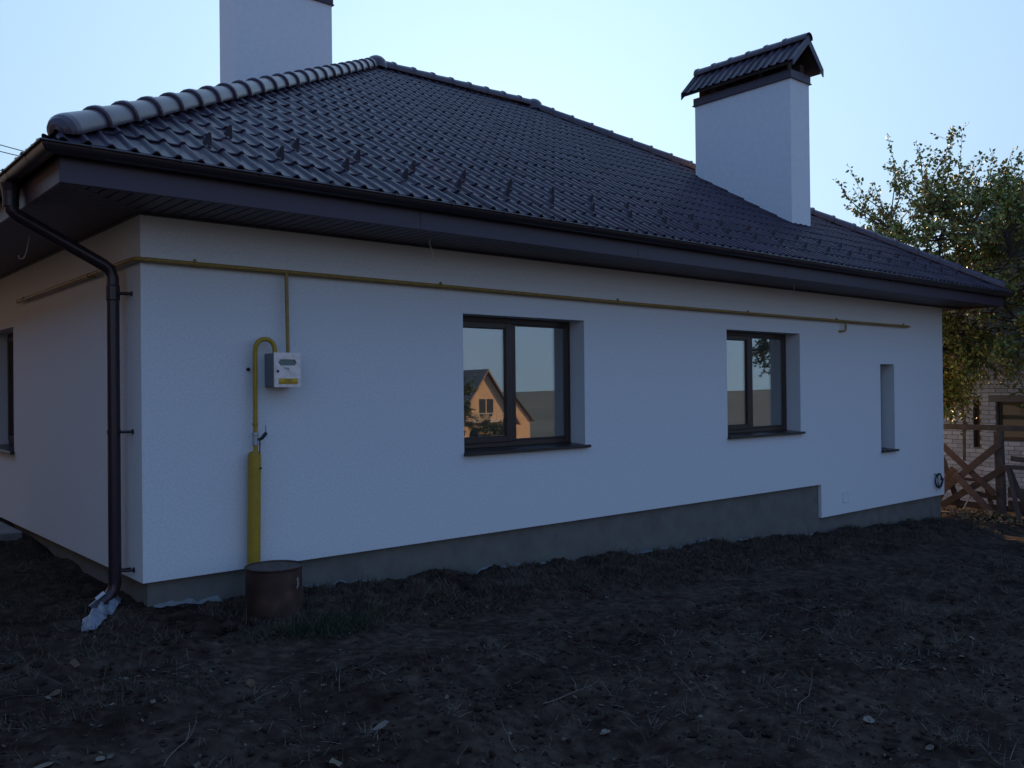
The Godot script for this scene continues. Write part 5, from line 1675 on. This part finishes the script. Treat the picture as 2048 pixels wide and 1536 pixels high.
# ---------------------------------------------------------------- trees
func tree(called: String, label: String, at: Vector3, ctr: Vector3, rad: Vector3, sd: int, tips: int, leaf: float, palette: Array, shoots: int, group := "", max_x := 1e6, extra := []) -> void:
	rng.seed = sd
	var t := thing(called, label, "tree", at, group)
	var o := ctr - at
	var fork := Vector3(o.x * 0.3, o.y * 0.42, o.z * 0.3)
	var tr := MB.new()
	var tp := [Vector3(0, -0.4, 0), Vector3(0.02, 0.3, 0.01), fork * 0.5 + Vector3(0.06, 0, -0.04), fork, fork.lerp(o, 0.55), fork.lerp(o, 1.0) + Vector3(0.1, rad.y * 0.5, 0)]
	var r0 := 0.035 * (o.y + rad.y) * 0.55
	tr.tube(tp, [r0 * 1.25, r0, r0 * 0.85, r0 * 0.75, r0 * 0.45, r0 * 0.12], 10)
	obj("trunk", tr, M.bark, t)
	# main limbs
	var limbs := []
	for k in 10:
		var a := TAU * k / 10.0 + rng.randf_range(-0.3, 0.3)
		var el := rng.randf_range(-0.35, 0.9)
		var tip := o + Vector3(cos(a) * cos(el) * rad.x, sin(el) * rad.y, sin(a) * cos(el) * rad.z) * 0.72
		var s := fork.lerp(o, rng.randf_range(0.0, 0.5))
		var mid := s.lerp(tip, 0.5) + Vector3(0, 0.2, 0)
		var pts := []
		for i in 8:
			var f := i / 7.0
			pts.append(s.lerp(mid, f).lerp(mid.lerp(tip, f), f) + Vector3(rng.randfn(0, 0.04), rng.randfn(0, 0.04), rng.randfn(0, 0.04)) * (1.0 if i > 0 else 0.0))
		limbs.append(pts)
	var mbs := []
	for l in limbs:
		var b := MB.new()
		var rr := []
		for i in 8: rr.append(r0 * lerpf(0.38, 0.07, i / 7.0))
		b.tube(l, rr, 7)
		mbs.append(b)
	var xf := []
	var cols := []
	for k in tips:
		var dir := Vector3(rng.randfn(), rng.randfn(), rng.randfn()).normalized()
		var rr := pow(rng.randf(), 0.34)
		var wob := 1.0 + 0.28 * noise2.get_noise_3dv(dir * 1.8 + Vector3(sd, 0, 0))
		var tip := o + dir * rad * rr * wob
		var out := dir
		var ext := rng.randf_range(0.25, 0.6)
		if k < shoots:
			dir = Vector3(rng.randf_range(-0.9, 0.9), rng.randf_range(0.45, 1.0), rng.randf_range(-0.9, 0.9)).normalized()
			tip = o + dir * rad * wob
			out = (dir + Vector3(0, 0.7, 0)).normalized()
			ext = rng.randf_range(0.35, 0.75)
		elif extra and k % 12 == 0:
			# hanging lower branches
			var q: Array = extra[(k / 12) % extra.size()]
			tip = (q[0] as Vector3) - at + dir * (q[1] as Vector3) * rng.randf()
			out = (dir + Vector3(0, -0.6, 0)).normalized()
		# nearest limb point
		var best := 1e9
		var bp := Vector3.ZERO
		var bi := 0
		for li in limbs.size():
			for p in limbs[li]:
				var dd: float = p.distance_to(tip) + (0.4 if p.y > tip.y + 0.3 else 0.0)
				if dd < best: best = dd; bp = p; bi = li
		var m := bp.lerp(tip, 0.55) + Vector3(rng.randfn(0, 0.08), 0.05, rng.randfn(0, 0.08))
		var endp := tip + out * ext + Vector3(0, -0.12 if k >= shoots else 0.0, 0)
		if max_x < 1e5 and (endp + at).x < 15.8 and (endp + at).y < 4.2: continue
		mbs[bi].tube([bp, m, tip, endp], [0.018, 0.012, 0.008, 0.003], 4, false)
		# leaf-bearing twigs
		var twigs := 7 if k >= shoots else 5
		for w in twigs:
			var f := rng.randf_range(0.25, 1.0)
			var s := m.lerp(tip, f * 1.3) if f < 0.77 else tip.lerp(endp, (f - 0.77) / 0.23)
			var td := (out * 0.5 + Vector3(rng.randfn(), rng.randfn() * 0.7, rng.randfn()).normalized()).normalized()
			var tl := rng.randf_range(0.18, 0.45)
			if k < shoots: tl *= 0.45
			if w == 0:
				s = tip; td = (endp - tip).normalized(); tl = ext
			var e := s + td * tl
			mbs[bi].tube([s, e], [0.005, 0.002], 3, false)
			var nl := int(tl / 0.03) + 2
			for i in nl:
				var p := s.lerp(e, (i + 0.6) / nl) + Vector3(rng.randfn(0, 0.025), rng.randfn(0, 0.025), rng.randfn(0, 0.025))
				if (p + at).x > max_x: continue
				if max_x < 1e5 and (p + at).x < 15.85 and (p + at).y < 4.3: continue
				var ld := (td * 0.4 + Vector3(rng.randfn(), rng.randfn() - 0.35, rng.randfn()).normalized()).normalized()
				var side := ld.cross(Vector3(rng.randfn(), rng.randfn(), rng.randfn())).normalized()
				var bs := Basis(ld, side.cross(ld).normalized(), side)
				var sz := leaf * rng.randf_range(0.65, 1.25)
				xf.append(Transform3D(bs.orthonormalized().scaled(Vector3.ONE * sz), p + ld * sz * 0.5))
				var c: Color = palette[rng.randi() % palette.size()]
				var q := rng.randf_range(0.75, 1.25)
				cols.append(Color(c.r * q, c.g * q, c.b * q))
	for b in mbs: obj("limb", b, M.bark, t)
	multi("crown", leaf_mb(3, 0.5).mesh(), M.leaf, xf, cols, t)

func trees() -> void:
	var green := [Color(0.11, 0.16, 0.032), Color(0.14, 0.19, 0.035), Color(0.21, 0.26, 0.05), Color(0.30, 0.33, 0.06), Color(0.40, 0.36, 0.08), Color(0.30, 0.18, 0.07)]
	var dark := [Color(0.045, 0.075, 0.022), Color(0.055, 0.09, 0.024), Color(0.07, 0.10, 0.025), Color(0.13, 0.13, 0.03)]
	tree("fruit_tree", "leafy autumn tree rising behind the far end of the roof", Vector3(16.7, -1.15, -1.75), Vector3(16.85, 3.85, -0.95), Vector3(2.1, 2.4, 2.45), 5, 520, 0.084, green, 30, "", 18.6, [[Vector3(16.55, 2.3, -0.35), Vector3(0.5, 0.8, 0.6)], [Vector3(16.5, 1.5, -0.75), Vector3(0.4, 0.55, 0.35)]])
	tree("garden_tree", "dense green tree between the timber fence and brick house", Vector3(17.3, -1.2, 2.3), Vector3(17.2, 3.4, 1.75), Vector3(1.25, 2.4, 1.9), 8, 95, 0.08, green, 8, "", 18.6)
	# trees behind the camera that the windows mirror
	tree("walnut_tree", "spreading tree in the garden whose branches the small window mirrors", Vector3(29.6, base_h(29.6, 11.2), 11.2), Vector3(28.7, 4.1, 11.5), Vector3(1.7, 2.0, 1.7), 12, 110, 0.11, dark, 6)
	tree("orchard_tree", "round leafy tree in front of the gabled house down the hill", Vector3(30.5, base_h(30.5, 35.6), 35.7), Vector3(30.6, 0.6, 35.6), Vector3(1.0, 1.9, 1.0), 14, 90, 0.11, dark, 10)
	tree("orchard_tree", "low bushy tree beside the gabled house down the hill", Vector3(32.1, base_h(32.0, 34.6), 34.6), Vector3(32.1, -1.2, 34.6), Vector3(1.3, 0.8, 1.3), 15, 70, 0.11, dark, 4)
	# unseen houses added behind the camera to bounce warm light under the eaves
	for q in [[Vector3(-9.0, -0.9, 36.0), 0.35, "added unseen cream house behind the camera bouncing warm light"], [Vector3(13.0, -2.2, 46.0), 0.1, "added unseen sand coloured house behind the camera bouncing warm light"]]:
		var o := thing("added_bounce_house", q[2], "house", q[0], "added warm bounce houses")
		o.rotation.y = q[1]
		boxed("wall", Vector3(-5.5, -1.5, 0), Vector3(5.5, 4.2, 8.0), 0.02, M.sand, o)
		var rf := MB.new()
		for z in [-0.7, 8.7]:
			rf.quad(Vector3(-6.1, 4.0, z), Vector3(6.1, 4.0, z), Vector3(6.1, 7.6, 4.0), Vector3(-6.1, 7.6, 4.0), Vector3(0, 1, z - 4.0))
		for x in [-5.5, 5.5]:
			rf.flat(Vector3(x, 4.2, 0), Vector3(x, 4.2, 8.0), Vector3(x, 7.4, 4.0), Vector3(x, 0, 0))
		obj("roof", rf, mat(0.16, 0.07, 0.05, 0.8), o)
		for x in [-4.0, -1.0, 2.4]:
			boxed("window", Vector3(x, 1.2, -0.04), Vector3(x + 1.3, 2.6, 0.03), 0.01, M.pvc, o)
